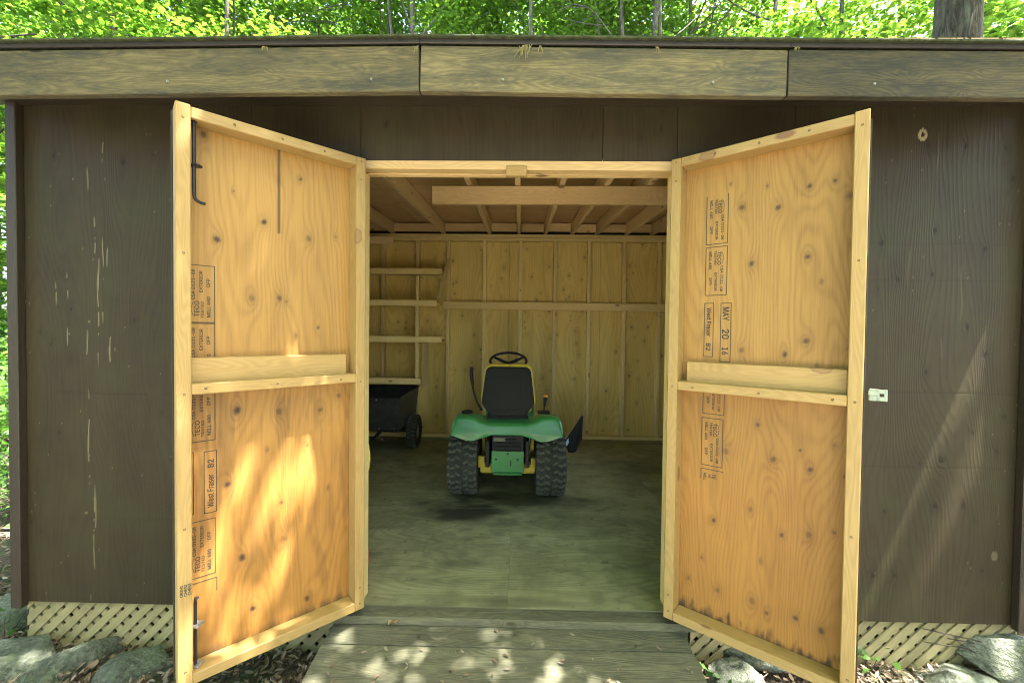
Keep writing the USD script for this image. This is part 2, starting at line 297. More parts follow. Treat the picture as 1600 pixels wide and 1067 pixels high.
def left_stain(x, z):
    S = np.zeros_like(x)
    for sx_, sz, L in streaks:
        wob = .003*np.sin(z*17+sx_*90); along = np.clip(1-np.abs((z-sz)/(L*.5))**4, 0, 1)
        brk = (fbm(np.stack([x*0+sx_*50, z*16, x*0], 1), 3, 5) > .47)
        S = np.maximum(S, along*np.clip(1.3-np.abs(x-sx_-wob)/.0024, 0, 1)*brk)
    return np.maximum(.55*S, .3*(meshkit.noise(np.stack([x*110, z*80, x*0], 1), 8) > .982))
def right_stain(x, z):
    S = .25*(meshkit.noise(np.stack([x*110, z*80, x*0], 1), 12) > .985)
    for sx_, sz, L in ((2.055, 2.30, .22), (2.19, 1.62, .3), (2.40, .55, .1), (2.10, 1.35, .12), (1.93, 1.75, .2)):
        S = np.maximum(S, .10*np.clip(1.2-np.abs(x-sx_-.004*np.sin(z*25))/.0035, 0, 1)*np.clip(1-np.abs((z-sz)/(L*.5))**4, 0, 1))
    d = np.hypot((x-1.98)/.022, (z-2.395)/.03); S = np.maximum(S, np.where((d < 1) & (d > .45), .75, 0))
    d = np.hypot((x-2.393)/.016, (z-.325)/.026); return np.maximum(S, np.where(d < 1, .2, 0))
rk = [(x, z, .0125+.006*((x*37+z*11) % 1)) for x, z in [(1.98, 2.395), (2.003, 2.342), (2.181, 2.34), (2.374, 2.331), (2.416, 2.185), (2.05, 1.928), (2.29, 1.839), (1.874, 1.688), (2.041, 1.712), (2.219, 1.456), (2.31, 1.318), (1.792, 1.864), (2.025, 1.232), (2.413, 1.019), (2.381, .847), (2.113, .797), (2.013, .776), (2.264, .934), (1.845, .536), (2.092, .566), (2.229, .572), (2.393, .325), (2.333, .253), (1.902, .214), (1.80, .214)]]
lk = [(-2.36, 2.28, .012), (-1.85, 2.28, .011), (-2.28, 1.50, .011), (-2.44, 1.38, .011), (-2.0, 2.25, .016), (-1.95, 1.45, .016), (-2.35, .86, .011)]
SH, TOP = -.02, 2.66
front_panel(XL, -1.345, SH, TOP, 11, lk, left_stain, 'left siding sheet with pale vertical drips')
front_panel(-1.342, -.79, SH, TOP, 12)
front_panel(-.787, .42, 2.262, TOP, 13, label='short siding sheet above the door opening')
front_panel(.423, .787, 2.262, TOP, 14)
front_panel(.79, 1.36, SH, TOP, 15)
front_panel(1.363, XR, SH, TOP, 16, rk, right_stain, 'right siding sheet with dark sunken knots')
WY0, WY1, WZ0, WZ1 = .95, 2.75, .92, 2.12
g = G(); fr = g('fresnel', IOR=1.5)('fac')
M['glass'] = g.done('window_glass', g('mix_closure', fac=fr, closure1=g('transparent_bsdf', color=(.93, .95, .93))('BSDF'), closure2=g('glossy_bsdf', roughness=.02)('BSDF'))('closure'))
def side_wall(x, seed):
    out = -1 if x < 0 else 1
    def sheet_pair(y0, y1, z0, z1, n):
        O, U = ((x, y1, z0), -Y) if out < 0 else ((x, y0, z0), Y)
        m, a = panel(O, U, Z, y1-y0, z1-z0, T=WF, seed=seed+n, res=.03, freq=60); add(shed, 'siding_panel', m, M['siding'], attrs=a)
        z0 = max(z0, 0); z1 = min(z1, 2.68); O, U = ((x-out*.02, y0, z0), Y) if out < 0 else ((x-out*.02, y1, z0), -Y)
        m, a = panel(O, U, Z, y1-y0, z1-z0, T=.003, seed=seed+n+5, res=.03, dens=12); add(shed, 'wall_sheet', m, M['wallply'], attrs=a)
    sheet_pair(.02, WY0, SH, 2.72, 0); sheet_pair(WY1, YB, SH, 2.84, 1); sheet_pair(WY0+.001, WY1-.001, SH, WZ0, 2); sheet_pair(WY0+.001, WY1-.001, WZ1, 2.76, 3)
    w = thing('window', parent=shed); ym, zm = (WY0+WY1)/2, (WZ0+WZ1)/2
    for z in (WZ0+.02, WZ1-.02): beam(w, 'frame', (x-out*.02, WY0, z), (x-out*.02, WY1, z), X, .07, .04, M['painted_trim'])
    for y in (WY0+.02, ym, WY1-.02): beam(w, 'frame', (x-out*.02, y, WZ0+.041), (x-out*.02, y, WZ1-.041), X, .066, .036, M['painted_trim'])
    for y in ((WY0+ym)/2+.01, (WY1+ym)/2-.01): add(w, 'pane', trimesh.creation.box((.004, (WY1-WY0)/2-.07, WZ1-WZ0-.084)).apply_translation((x-out*.02, y, zm)), M['glass'])
side_wall(XL, 30); side_wall(XR, 40)
for n, y in enumerate((.45, .92, 2.785, 3.2)):
    for x in (XL+.02+.048, XR-.02-.048): beam(shed, 'stud', (x, y, .04), (x, y, 2.6), Y, .04, .09, M['stud'])
m, a = panel((XR, YB+.02, SH), -X, Z, XR-XL, 2.9, T=WF, seed=50, res=.05, freq=60); add(shed, 'siding_panel', m, M['siding'], attrs=a)
for n, (x0, x1) in enumerate(((XL+.03, -1.36), (-1.357, -.135), (-.132, 1.085), (1.088, XR-.03))):
    r_ = np.random.default_rng(60+n); kn = [(r_.uniform(.04, x1-x0-.04), r_.uniform(.05, 2.65), r_.uniform(.007, .020)) for _ in range(46)]
    m, a = panel((x0, YB-.02, 0), X, Z, x1-x0, 2.70, T=.012, seed=60+n, knots=kn, res=.012, amp=.9, freq=34); add(shed, 'wall_sheet', m, M['wallply'], attrs=a)
SY = YB-.02-.046
for x in (-2.27, -1.82, -1.355, -.945, -.46, .018, .475, .925, 1.387, 1.85, 2.3):
    beam(shed, 'stud', (x, SY, .045), (x, SY, 2.618), X, .047, .089, M['stud'])
beam(shed, 'bottom_plate', (XL+.03, SY, .022), (XR-.03, SY, .022), Z, .042, .094, M['stud'])
for z in (2.64, 2.686): beam(shed, 'top_plate', (XL+.03, SY, z), (XR-.03, SY, z), Z, .043, .094, M['stud'])
beam(shed, 'ledger', (-1.005, SY-.066, 1.762), (2.35, SY-.066, 1.754), Z, .098, .04, M['stud'])
# front framing seen round the opening
beam(shed, 'header_trim', (-.80, .036, 2.249), (.80, .036, 2.243), Z, .052, .068, M['trim'])
beam(shed, 'header', (-.80, .095, 2.31), (.80, .095, 2.31), Z, .18, .044, M['trim'])
beam(shed, 'header_cleat', (-.058, .012, 2.214), (.045, .012, 2.212), Z, .05, .035, M['frame'], tone=1.1)
for s in (-1, 1):
    beam(shed, 'jamb', (s*.80, .062, 0), (s*.80, .062, 2.222), X, .04, .09, M['stud'])
    for x in (1.25, 1.7, 2.15): beam(shed, 'stud', (s*x, .062, .04), (s*x, .062, 2.5), X, .04, .088, M['stud'])
# roof
def roof_z(y): return 2.66+.058*y          # underside of the deck
RAF = (-2.5, -2.12, -1.70, -1.02, -.40, -.01, .345, .70, 1.03, 1.42, 1.76, 2.1, 2.45)
for x in RAF:
    beam(shed, 'rafter', (x, .025, roof_z(.025)-.074), (x, YB, roof_z(YB)-.074), Z, .142, .044, M['rafter'])
for x0, x1 in zip(RAF[:-1], RAF[1:]):
    zz = roof_z(3.5)-.066+rng.uniform(-.008, .008)
    beam(shed, 'blocking', (x0+.026, 3.50, zz), (x1-.026, 3.50, zz), Z, .105, .04, M['trim'])
ys = (-.27, 1.05, 2.27, YB+.12)
for y0, y1 in zip(ys[:-1], ys[1:]):
    for x0, x1 in ((-2.75, -1.35), (-1.347, 1.09), (1.093, 2.75)):
        sl = unit((0, 1, .046)); O = V(x0, y1-.004, roof_z(y1))
        m, a = panel(O, X, -sl, x1-x0, (y1-y0-.004)*1.001, T=.016, grain='u', seed=int(70+x0*3+y0*11), res=.02, dens=25, freq=30); add(shed, 'roof_sheet', m, M['roofply'], attrs=a)
sb = np.array([(x, y, roof_z(y)+.022+dz) for dz in (0, .012) for y in (-.26, YB+.15) for x in (-2.8, 2.8)])
add(shed, 'roofing', trimesh.convex.convex_hull(sb), M['shingle'])
beam(shed, 'hanging_beam', (-.70, 1.30, 2.505), (2.5, 1.30, 2.520), Z, .142, .04, M['trim'], tone=.95, label='plank nailed across the underside of the rafters')
for x in (-.40, .345, 1.03, 1.76): add(shed, 'hanger', bx((x, 1.30+.034, 2.60), (.04, .026, .12)), M['rafter'], attrs=dict(gp=np.zeros((24, 3)), kc=np.full((24, 3), 9.), tn=np.ones(24)))
beam(shed, 'roof_brace', (-2.45, 2.7, 2.45), (-1.66, 3.42, 2.60), Z, .09, .04, M['rafter'])
beam(shed, 'soffit', (-2.6, -.142, 2.535), (2.6, -.142, 2.535), Y, .276, .012, M['painted_trim'])
# fascia boards, drip edge, edge of the roofing, moss
FY, KF = -.30, (2.1263-.30)/(2.1263-.155)     # the boards stand off the wall on a broad eave
for x0, z0, x1, z1, t in ((-2.95, 2.585, -.455, 2.610, .95), (-.447, 2.611, 1.213, 2.588, 1.15), (1.221, 2.590, 2.95, 2.575, .68)):
    x0, x1 = x0*KF, x1*KF; z0, z1 = (EYE[2]+(z_-EYE[2])*KF for z_ in (z0, z1)); f = beam(shed, 'fascia_board', (x0, FY, z0), (x1, FY, z1), Z, .206*KF, .036, M['fascia'], tone=t)
    for xx in np.arange(x0+.35, x1, .88):
        zz = z0+(z1-z0)*(xx-x0)/(x1-x0)-.045; n_ = lathe([(-.003, 0), (-.003, .005), (0, .0065), (.002, .0065)], 12, 'x')
        n_.apply_transform(trimesh.transformations.rotation_matrix(math.pi/2, [0, 0, 1])); n_.apply_translation((xx, FY-.02, zz)); add(f, 'nail', n_, M['zinc'], smooth=30)
for xs, zs in (((-2.95, -.45), (2.705, 2.729)), ((-.45, 1.22), (2.729, 2.709)), ((1.22, 2.95), (2.709, 2.690))):
    P0, P1 = (V(x_*KF, FY-.022, EYE[2]+(z_-EYE[2])*KF) for x_, z_ in zip(xs, zs)); l = unit(P1-P0)
    add(shed, 'drip_edge', board((P0+P1)/2, l, Z, np.linalg.norm(P1-P0), .020, .012)[0], M['drip'])
    add(shed, 'roofing_edge', board((P0+P1)/2+V(0, .03, .0145), l, Z, np.linalg.norm(P1-P0), .009, .10)[0], M['shingle'])
def tuft(x, y, z, n, L, seed):
    r_ = np.random.default_rng(seed); ms = []
    for _ in range(n):
        a = r_.normal(0, .35); l_ = L*r_.uniform(.4, 1); b = V(x+r_.normal(0, .006*max(1, n/6)), y-r_.uniform(0, .012), z)
        ms.append(tube([b, b+V(math.sin(a)*l_*.5, -.01, -l_*.45), b+V(math.sin(a)*l_, -.008, -l_)], (.0022, .0018, .0008), 4))
    return merge(*ms)
r_ = np.random.default_rng(3)
for q, (x, n, L) in enumerate([(-.46, 5, .035), (.06-.03, 14, .07), (.62, 3, .045), (-1.15, 5, .03), (1.24, 4, .03), (.10, 3, .04)]):
    add(shed, 'moss_tuft', tuft(x*KF, FY-.03, EYE[2]+(2.70-.006*abs(x)-EYE[2])*KF, n, L*.9, q), M['moss'])
ms = []
for x in np.arange(-2.7, 2.7, .016):
    zt = np.interp(x, (-2.95, -.45, 1.22, 2.95), (2.735, 2.759, 2.739, 2.720)); zt = EYE[2]+(zt-EYE[2])*KF; ms.append(tuft(x, FY+r_.uniform(-.035, .02), zt+.0, 2, .022, int((x+4)*1000)))
add(shed, 'moss_fringe', merge(*ms), M['shingle'], kind='stuff')
# corner boards
for x0, x1 in ((-2.572, -2.518), (2.478, 2.540)):
    beam(shed, 'corner_board', ((x0+x1)/2, -.020, SH-.015), ((x0+x1)/2, -.020, 2.56), X, x1-x0, .038, M['painted_trim'])
# floor sheets
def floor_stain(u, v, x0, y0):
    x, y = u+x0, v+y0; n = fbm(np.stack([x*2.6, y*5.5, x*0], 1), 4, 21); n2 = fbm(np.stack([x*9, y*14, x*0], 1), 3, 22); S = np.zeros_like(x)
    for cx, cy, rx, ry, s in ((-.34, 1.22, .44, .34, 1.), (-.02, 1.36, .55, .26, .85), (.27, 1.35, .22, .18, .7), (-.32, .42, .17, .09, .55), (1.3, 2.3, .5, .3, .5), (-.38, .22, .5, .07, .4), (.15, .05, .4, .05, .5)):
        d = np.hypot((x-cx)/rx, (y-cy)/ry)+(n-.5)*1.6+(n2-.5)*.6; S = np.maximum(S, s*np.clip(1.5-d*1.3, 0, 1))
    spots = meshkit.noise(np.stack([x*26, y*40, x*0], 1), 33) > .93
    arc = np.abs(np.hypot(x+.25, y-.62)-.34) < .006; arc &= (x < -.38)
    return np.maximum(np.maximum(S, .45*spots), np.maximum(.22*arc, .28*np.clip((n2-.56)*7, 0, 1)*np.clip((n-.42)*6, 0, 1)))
for y0, y1, cuts in ((.012, 1.225, (-2.5, -.027, 2.5)), (1.228, 2.44, (-2.5, -1.24, 1.2, 2.5)), (2.443, YB-.04, (-2.5, -.03, 2.5))):
    for x0, x1 in zip(cuts[:-1], cuts[1:]):
        m, a = panel((x0, y0, 0), X, Y, x1-x0-.0014, y1-y0, T=.018, grain='u', seed=int(90+x0*7+y0*5), amp=1.5, freq=42, res=.012, dens=8, stain=lambda u, v, x0=x0, y0=y0: floor_stain(u, v, x0, y0))
        add(shed, 'floor_sheet', m, M['floorply'], attrs=a)
beam(shed, 'sill_board', (-.90, -.036, -.022), (.90, -.036, -.024), Y, .086, .04, M['ramp'])
for x in np.arange(-2.4, 2.5, .8):   # floor joists and blocks carry the floor above the ground
    beam(shed, 'joist', (x, .05, -.09), (x, YB-.02, -.09), Z, .136, .04, M['ramp'])
    for y in (.3, 1.8, 3.3): add(shed, 'support_block', bx((x, y, -.26), (.19, .19, .19)), M['rock'])
# lattice skirts: every slat is a piece
def lattice(x0, x1, z0, z1, y, slope_top=0.):
    lp = thing('lattice_panel', parent=shed); h = z1-z0
    from shapely.geometry import Polygon, box
    clip = box(x0, z0, x1, z1); pitch, sw = .079, .053
    for sgn, yy in ((1, y), (-1, y+.009)):
        for xx in np.arange(x0-h, x1+h, pitch):
            a = xx+rng.normal(0, .003)
            pg = Polygon([(a, z0), (a+sw, z0), (a+sw+sgn*h, z1), (a+sgn*h, z1)]).intersection(clip)
            if pg.is_empty or pg.area < 2e-4: continue
            m = trimesh.creation.extrude_polygon(pg, .007, engine='earcut'); v = np.array(m.vertices)
            gl = np.stack([(v[:, 0]*sgn+v[:, 1])*.707, (v[:, 0]*sgn-v[:, 1])*.707, v[:, 2]], 1)+rng.uniform(-30, 30, 3)
            w = np.stack([v[:, 0], yy+v[:, 2], v[:, 1]], 1)
            mm = trimesh.Trimesh(w, m.faces, process=False); mm.fix_normals()
            add(lp, 'slat', mm, M['lattice'], attrs=dict(gp=gl[:len(mm.vertices)], kc=gl[:len(mm.vertices)]+9, tn=np.full(len(mm.vertices), rng.uniform(.8, 1.15))))
lattice(-2.545, -.905, -.30, SH-.004, .012); lattice(.905, 2.53, -.30, SH-.004, .012)
beam(shed, 'skirt_board', (-.90, .03, -.15), (.90, .03, -.15), Z, .20, .02, M['ramp'])
# shelves on the left of the back wall
def shelf(z, x1, yf, label=None, lip=.072, T=.02, x0=-2.5):
    s = thing('shelf', label, parent=shed)
    beam(s, 'shelf_board', (x0, (yf+3.47)/2, z), (x1-.012, (yf+3.47)/2, z), Y, 3.47-yf-.04, T, M['stud'], tone=.9)
    beam(s, 'front_lip', (x0, yf, z-lip/2+.028), (x1, yf, z-lip/2+.028), Z, lip, .036, M['stud']); return s
shelf(2.16, -.955, 3.1); shelf(1.77, -1.015, 3.1); shelf(1.32, -.955, 3.1)
shelf(.80, -1.215, 3.1, 'deep lowest shelf above the cart', lip=.075)
beam(shed, 'shelf_post', (-1.262, 3.14, .83), (-1.262, 3.14, 2.10), X, .04, .06, M['stud'])
beam(shed, 'shelf_post', (-1.20, 3.30, .72), (-1.20, 3.30, 1.30), Y, .30, .02, M['stud'], tone=.72, label='darker board standing between the two lowest shelves')
beam(shed, 'shelf_brace', (-.93, 3.44, 2.36), (-1.0, 3.16, 1.82), X, .035, .085, M['stud'], tone=.75)
beam(shed, 'shelf_brace', (1.93, 3.44, 2.38), (2.0, 3.16, 1.83), X, .035, .085, M['stud'], tone=.75)

# ------------------------------------------------------------------ doors
def text(s, H, bold=True): return meshkit.text_mesh(s, H, .0006, True)
def place(m, o, ex, ey, n, L=None):
    v = np.array(m.vertices); lo, hi = v.min(0), v.max(0)
    v[:, 0] -= lo[0]
    if L: v[:, 0] *= L/(hi[0]-lo[0])
    return trimesh.Trimesh(o+v[:, :1]*ex+v[:, 1:2]*ey+v[:, 2:]*n, m.faces, process=False)
DS = .963      # the hinge line stands a hand's breadth before the wall
def make_door(side, ang, L, z0, z1, knots, label, seed, stain, tone):
    e, n, h = V(side*math.cos(ang), -math.sin(ang), 0), V(-side*math.sin(ang), -math.cos(ang), 0), V(side*.762, 0, 0)
    h = (h-EYE*[1, 1, 0])*DS+EYE*[1, 1, 0]; zc = lambda z_: EYE[2]+(z_-EYE[2])*DS
    D = thing('door', label, parent=shed); D_ = .085
    W = lambda e_, z_, off=0.: h+e*e_*DS-n*off+Z*zc(z_)      # off = distance behind the face of the frame
    # plywood: the inner face carries the grain; U must give N = n
    O, U, kk, ux = W(0, z0, D_), e, [(a*DS, (b-z0)*DS, *r) for a, b, *r in knots], lambda u: u/DS
    if np.cross(U, Z)@n < 0: O, U, kk, ux = W(L, z0, D_), -e, [((L-a)*DS, (b-z0)*DS, *r) for a, b, *r in knots], lambda u: L-u/DS
    m, a = panel(O, U, Z, L*DS, (z1-z0)*DS, T=.0035, knots=kk, seed=seed, amp=1., freq=66, res=.0055, kamp=3.4, stain=lambda u, v: stain(ux(u), v/DS+z0))
    add(D, 'plywood_panel', m, M['doorply'], attrs=a)
    m, a = board(W(L/2, (z0+z1)/2, D_+.0035+.0065), Z, e, (z1-z0)*DS, L*DS+.012, .012); a.update(h=np.zeros(len(m[0])), k=np.zeros(len(m[0])), s=np.zeros(len(m[0])))
    add(D, 'outer_sheet', m, M['siding'], attrs=a, label='brown painted outside of the door')
    mid = lambda e0, z_0, e1, z_1, name, w, dep, off, t, knot=None: beam(D, name, W(e0, z_0, off+dep/2), W(e1, z_1, off+dep/2), w[1], w[0], dep, M['frame'], tone=t, knot=knot)
    sw = .046
    mid(sw/2, z0, sw/2, z1, 'stile', (sw, e), D_-.001, 0, tone*.97, (( .72, .02, .04) if side < 0 else (-.36, .0, .04))); mid(L-sw/2, z0-.004, L-sw/2, z1+.006, 'stile', (sw, e), D_-.001, 0, tone*1.03, (.20, .01, .04) if side > 0 else None)
    mid(sw+.001, z1-.022, L-sw-.001, z1-.022, 'rail', (.042, Z), D_-.001, .001, tone*.9, (-.20, .0, .04) if side > 0 else None); mid(sw+.001, z0+.021, L-sw-.001, z0+.021, 'rail', (.042, Z), D_-.001, .001, tone)
    zr = 1.168 if side < 0 else 1.152
    mid(sw+.001, zr+.003, L-sw-.001, zr, 'rail', (.042, Z), D_-.001, .001, tone*1.04); mid(sw+.03, zr+.071, L-sw-.002, zr+.071, 'rail', (.096, Z), .038, D_-.039, tone*1.06, (.22, .05, .02) if side > 0 else (-.25, .03, .02))
    sc = [(sw/2, z_) for z_ in (.02, .10, 1.15, 2.16, 2.25)]+[(L-sw/2, z_) for z_ in (.05, .62, 1.15, 1.7, 2.22)]+[(a_, z1-.022) for a_ in (.2, .38, .56)]+[(a_, zr) for a_ in (.12, .40, .66)]
    for a_, z_ in sc:
        m_ = lathe([(-.002, 0), (-.002, .0045), (0, .0045), (.0012, .003)], 10, 'x'); R4 = np.eye(4); R4[:3, 0], R4[:3, 1], R4[:3, 2] = n, e, np.cross(n, e); m_.apply_transform(R4); m_.apply_translation(W(a_, z_, 0)); add(D, 'screw', m_, M['black_metal'])
    for z_ in (.3, 1.15, 2.0): add(D, 'hinge', bx(W(.02, z_, D_+.02)+V(0, .02, 0), (.08, .07, .09)), M['black_metal'])
    return D, e, n, W
def left_st(e_, z_):
    nz = fbm(np.stack([e_*30, z_*4, e_*0], 1), 4, 41); edge = np.clip((.075+.10*(nz-.5)-z_)/.06, 0, 1)*.75
    crack = (np.abs(e_-.372) < .0052) & (z_ > 1.85); tan = np.clip((nz-.52)*3, 0, .25)*(z_ < 1.15)
    return np.maximum(np.maximum(edge*(nz > .38), .8*crack), tan)
def right_st(e_, z_):
    nz = fbm(np.stack([e_*60, z_*14, e_*0], 1), 4, 43); s = np.clip((.05+.16*(nz-.5)-z_)/.05, 0, 1)*.9
    return np.maximum(s, np.clip(.02-np.abs(e_-.055), 0, 1)*10*(nz > .45)*(z_ < 2.1)*.5)
Lk_ = [(.433, 1.889, .014, 1.), (.609, 1.784, .015, 1.), (.243, 1.845, .015), (.481, 1.545, .016), (.371, 1.552, .014), (.341, 1.539, .01), (.116, 1.875, .010), (.28, 2.119, .009), (.373, 2.092, .009), (.654, 2.207, .016), (.537, 1.054, .018, 1.), (.373, 1.029, .017), (.188, 1.016, .015), (.098, 1.077, .012), (.573, .737, .015, 1.), (.519, .399, .017, 1.), (.479, .153, .014, 1.), (.362, .602, .011), (.349, .426, .017), (.249, .101, .015), (.20, 1.42, .008), (.30, 1.38, .007), (.55, 2.0, .006), (.15, .62, .007), (.25, .85, .006), (.42, .86, .007)]
Rk_ = [(.299, 2.002, .016), (.445, 1.975, .014), (.558, 2.045, .011), (.645, 2.05, .010), (.698, 1.979, .018), (.71, 1.786, .010), (.344, 1.736, .014), (.558, 1.745, .013), (.607, 1.635, .008), (.31, 1.336, .015), (.559, 1.384, .016), (.483, 1.323, .013), (.711, 1.361, .018), (.385, .996, .011), (.251, .849, .017), (.449, .849, .016), (.586, .833, .013), (.548, .909, .007), (.666, .952, .008), (.706, .83, .010), (.206, .502, .013), (.362, .599, .012), (.487, .519, .010), (.587, .551, .015), (.672, .589, .008), (.092, .174, .010), (.23, .167, .014), (.378, .176, .017), (.547, .171, .013), (.638, .157, .015), (.436, .145, .010), (.408, .373, .007), (.154, .3, .007), (.4, 2.08, .007), (.25, 2.12, .005), (.6, 1.28, .007)]
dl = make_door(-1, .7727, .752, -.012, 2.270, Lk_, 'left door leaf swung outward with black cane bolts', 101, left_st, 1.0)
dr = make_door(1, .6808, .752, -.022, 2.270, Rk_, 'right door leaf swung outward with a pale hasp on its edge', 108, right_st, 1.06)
LINES = (('TECO', .024, .052, .0155, .062, True), ('CSA O121-08', .091, .066, .0105, .118, False), ('EXTERIOR', .121, .041, .0105, .085, False), ('TESTED', .019, .038, .009, .066, False), ('MILL 480', .022, .016, .0112, .083, False), ('DFP', .144, .017, .0112, .033, False))
def frame_box(a, b, c, d, wdt=.0028, gaps=''):
    ms = []
    def r(x0, y0, x1, y1): m_ = trimesh.creation.box((x1-x0, y1-y0, .0006)); m_.apply_translation(((x0+x1)/2, (y0+y1)/2, .0003)); ms.append(m_)
    if 'l' not in gaps: r(a, c, a+wdt, d)
    if 'r' not in gaps: r(b-wdt, c, b, d)
    if 'b' not in gaps: r(a, c, b, c+wdt)
    if 't' not in gaps: r(a, d-wdt, b, d)
    return ms
def stamp(door, zs, e0, lines=LINES, box=(0, .227, 0, .095), gaps='', skip=(), lab=None, bold_box=True, maxe=9):
    D, e, n, W = door; sgn = 1 if door is dl else -1; ex, ey = Z*sgn, e; o = W(e0, zs, .085)+n*.0004; ms = []
    for s, s0, t0, H, Lg, b in lines:
        if s in skip or e0+t0+H > maxe: continue
        ms.append(place(text(s, H, b), o+ex*s0+ey*t0, ex, ey, n, Lg))
    for m_ in frame_box(*box, gaps=gaps): ms.append(trimesh.Trimesh(o+m_.vertices[:, :1]*ex+m_.vertices[:, 1:2]*ey+m_.vertices[:, 2:]*n, m_.faces, process=False))
    if any(l[0] == 'TECO' for l in lines) and 'TECO' not in skip and e0+.075 < maxe:   # little roof mark over the first word
        a = np.linspace(-.028, .028, 7); arc = [o+ex*(.055+x)+ey*(.071+.006*(1-(x/.028)**2))+n*.0003 for x in a]; ms.append(tube(arc, .0009, 4))
    add(D, 'ink_stamp', merge(*ms), M['ink'], label=lab)
ML = .7045
for zs, gaps, skip in ((1.432, 't', ()), (1.193, 't', ()), (.938, 't', ()), (.370, 't', ())): stamp(dl, zs, .616, box=(0, .229, 0, .088), gaps=gaps, skip=skip, maxe=ML)
stamp(dl, .632, .611, lines=(('West Fraser', .022, .012, .020, .135, True), ('B2', .185, .011, .020, .033, False)), box=(0, .253, 0, .044))
stamp(dl, .64, .690, lines=(), box=(0, .25, 0, .014), gaps='t'); stamp(dl, .20, .611, lines=(), box=(.09, .146, 0, .09), gaps='tl')
stamp(dr, 2.080, .144, gaps='l'); stamp(dr, 1.833, .144); stamp(dr, 1.254, .144); stamp(dr, 1.0, .141)
stamp(dr, 1.562, .143, lines=(('West Fraser', .022, .012, .019, .135, True), ('B2', .19, .011, .019, .035, False)), box=(0, .254, 0, .042))
stamp(dr, 1.560, .217, lines=(('MAY', .02, .010, .026, .062, True), ('20', .122, .009, .028, .045, False), ('16', .205, .009, .026, .034, True)), box=(0, .274, 0, .046))
stamp(dr, .748, .141, lines=(('TE', .02, .05, .0155, .022, False), ('TE', .022, .034, .009, .02, False), ('MILL', .022, .014, .011, .034, False)), box=(0, .05, 0, .1), gaps='rt')
# grade marks on the outer stile of the left door (on its face)
def stile_mark(zs, rows, es):
    D, e, n, W = dl; ms = []
    for s, e_, H, Lg in rows: ms.append(place(text(s, H), W(e_, zs, 0)+n*.0004, Z, e, n, Lg))
    add(D, 'ink_stamp', merge(*ms), M['ink'])
stile_mark(.355, (('CHESI', .7095, .009, .045), ('CHESI', .7225, .009, .045), ('OBIHI', .736, .008, .045)), 0)
# cane bolts
D, e, n, W = dl
O = lambda e_, z_, off: W(e_, z_, off)
add(D, 'bolt', merge(tube([O(.692, 2.24, .03), O(.692, 1.94, .03), O(.69, 1.926, .03), O(.684, 1.918, .032), O(.67, 1.913, .036), O(.655, 1.912, .04)], .0065, 8), bx(O(.692, 2.232, .03), (.026, .026, .014)), bx(O(.686, 2.055, .034), (.036, .03, .012))), M['black_metal'], smooth=30)
add(D, 'bolt', merge(tube([O(.692, .30, .04), O(.692, .02, .04)], .006, 8), tube([O(.692, .30, .04), O(.692, .318, .03), O(.688, .326, .012)], .0055, 8)), M['black_metal'], smooth=30)
for z in (.20, .035): add(D, 'bolt_plate', bx(O(.688, z, .045), (.04, .04, .014)), M['zinc'])
D, e, n, W = dr
R3 = np.eye(4); R3[:3, 0], R3[:3, 1], R3[:3, 2] = e, n, Z
hp = [bx(W(.782, 1.18, .045), (.024, .010, .046), .003, R3), bx(W(.783, 1.186, .041), (.03, .016, .018), .003, R3)]
ring = [bx(W(.808, 1.18+d, .045), (.028, .007, .016), .002, R3) for d in (-.014, .014)]+[bx(W(x, 1.18, .045), (.010, .007, .044), .002, R3) for x in (.797, .820)]
add(D, 'hasp', merge(*hp, *ring), M['hasp'])

# ------------------------------------------------------------------ ramp in front of the sill
ramp = thing('ramp', 'short weathered plank ramp sloping down from the doorway', 'ramp')
rz = lambda y: -.044-.17*(-.085-y)
for n_, (y0, y1, xl, xr) in enumerate(((-.062, -.178, -.885, .835), (-.183, -.405, -.893, .845), (-.410, -.635, -.89, .85), (-.64, -.86, -.89, .85), (-.865, -1.09, -.89, .85))):
    ym = (y0+y1)/2; sl = unit((0, y1-y0, rz(y1)-rz(y0)))
    beam(ramp, 'plank', (xl+rng.uniform(-.01, .01), ym, rz(ym)-.02), (xr+rng.uniform(-.01, .01), ym, rz(ym)-.02), sl, np.hypot(y1-y0, rz(y1)-rz(y0)), .036, M['ramp'])
for x in (-.80, 0, .76): beam(ramp, 'bearer', (x, -.10, rz(-.1)-.085), (x, -1.05, rz(-1.05)-.05), Z, .07, .04, M['ramp'])
beam('/World', 'garden_stake', (.80, -.13, -.20), (.905, -.55, -.175), Z, .032, .034, M['ramp'], tone=.7)
tag('/World/garden_stake', 'brown timber stake lying along the right edge of the ramp', 'stake')

# ------------------------------------------------------------------ lawn tractor (seen from behind)
T = thing('lawn_tractor', 'green riding lawn tractor with black seat parked with its back to the door', 'lawn tractor')
CX = -.078
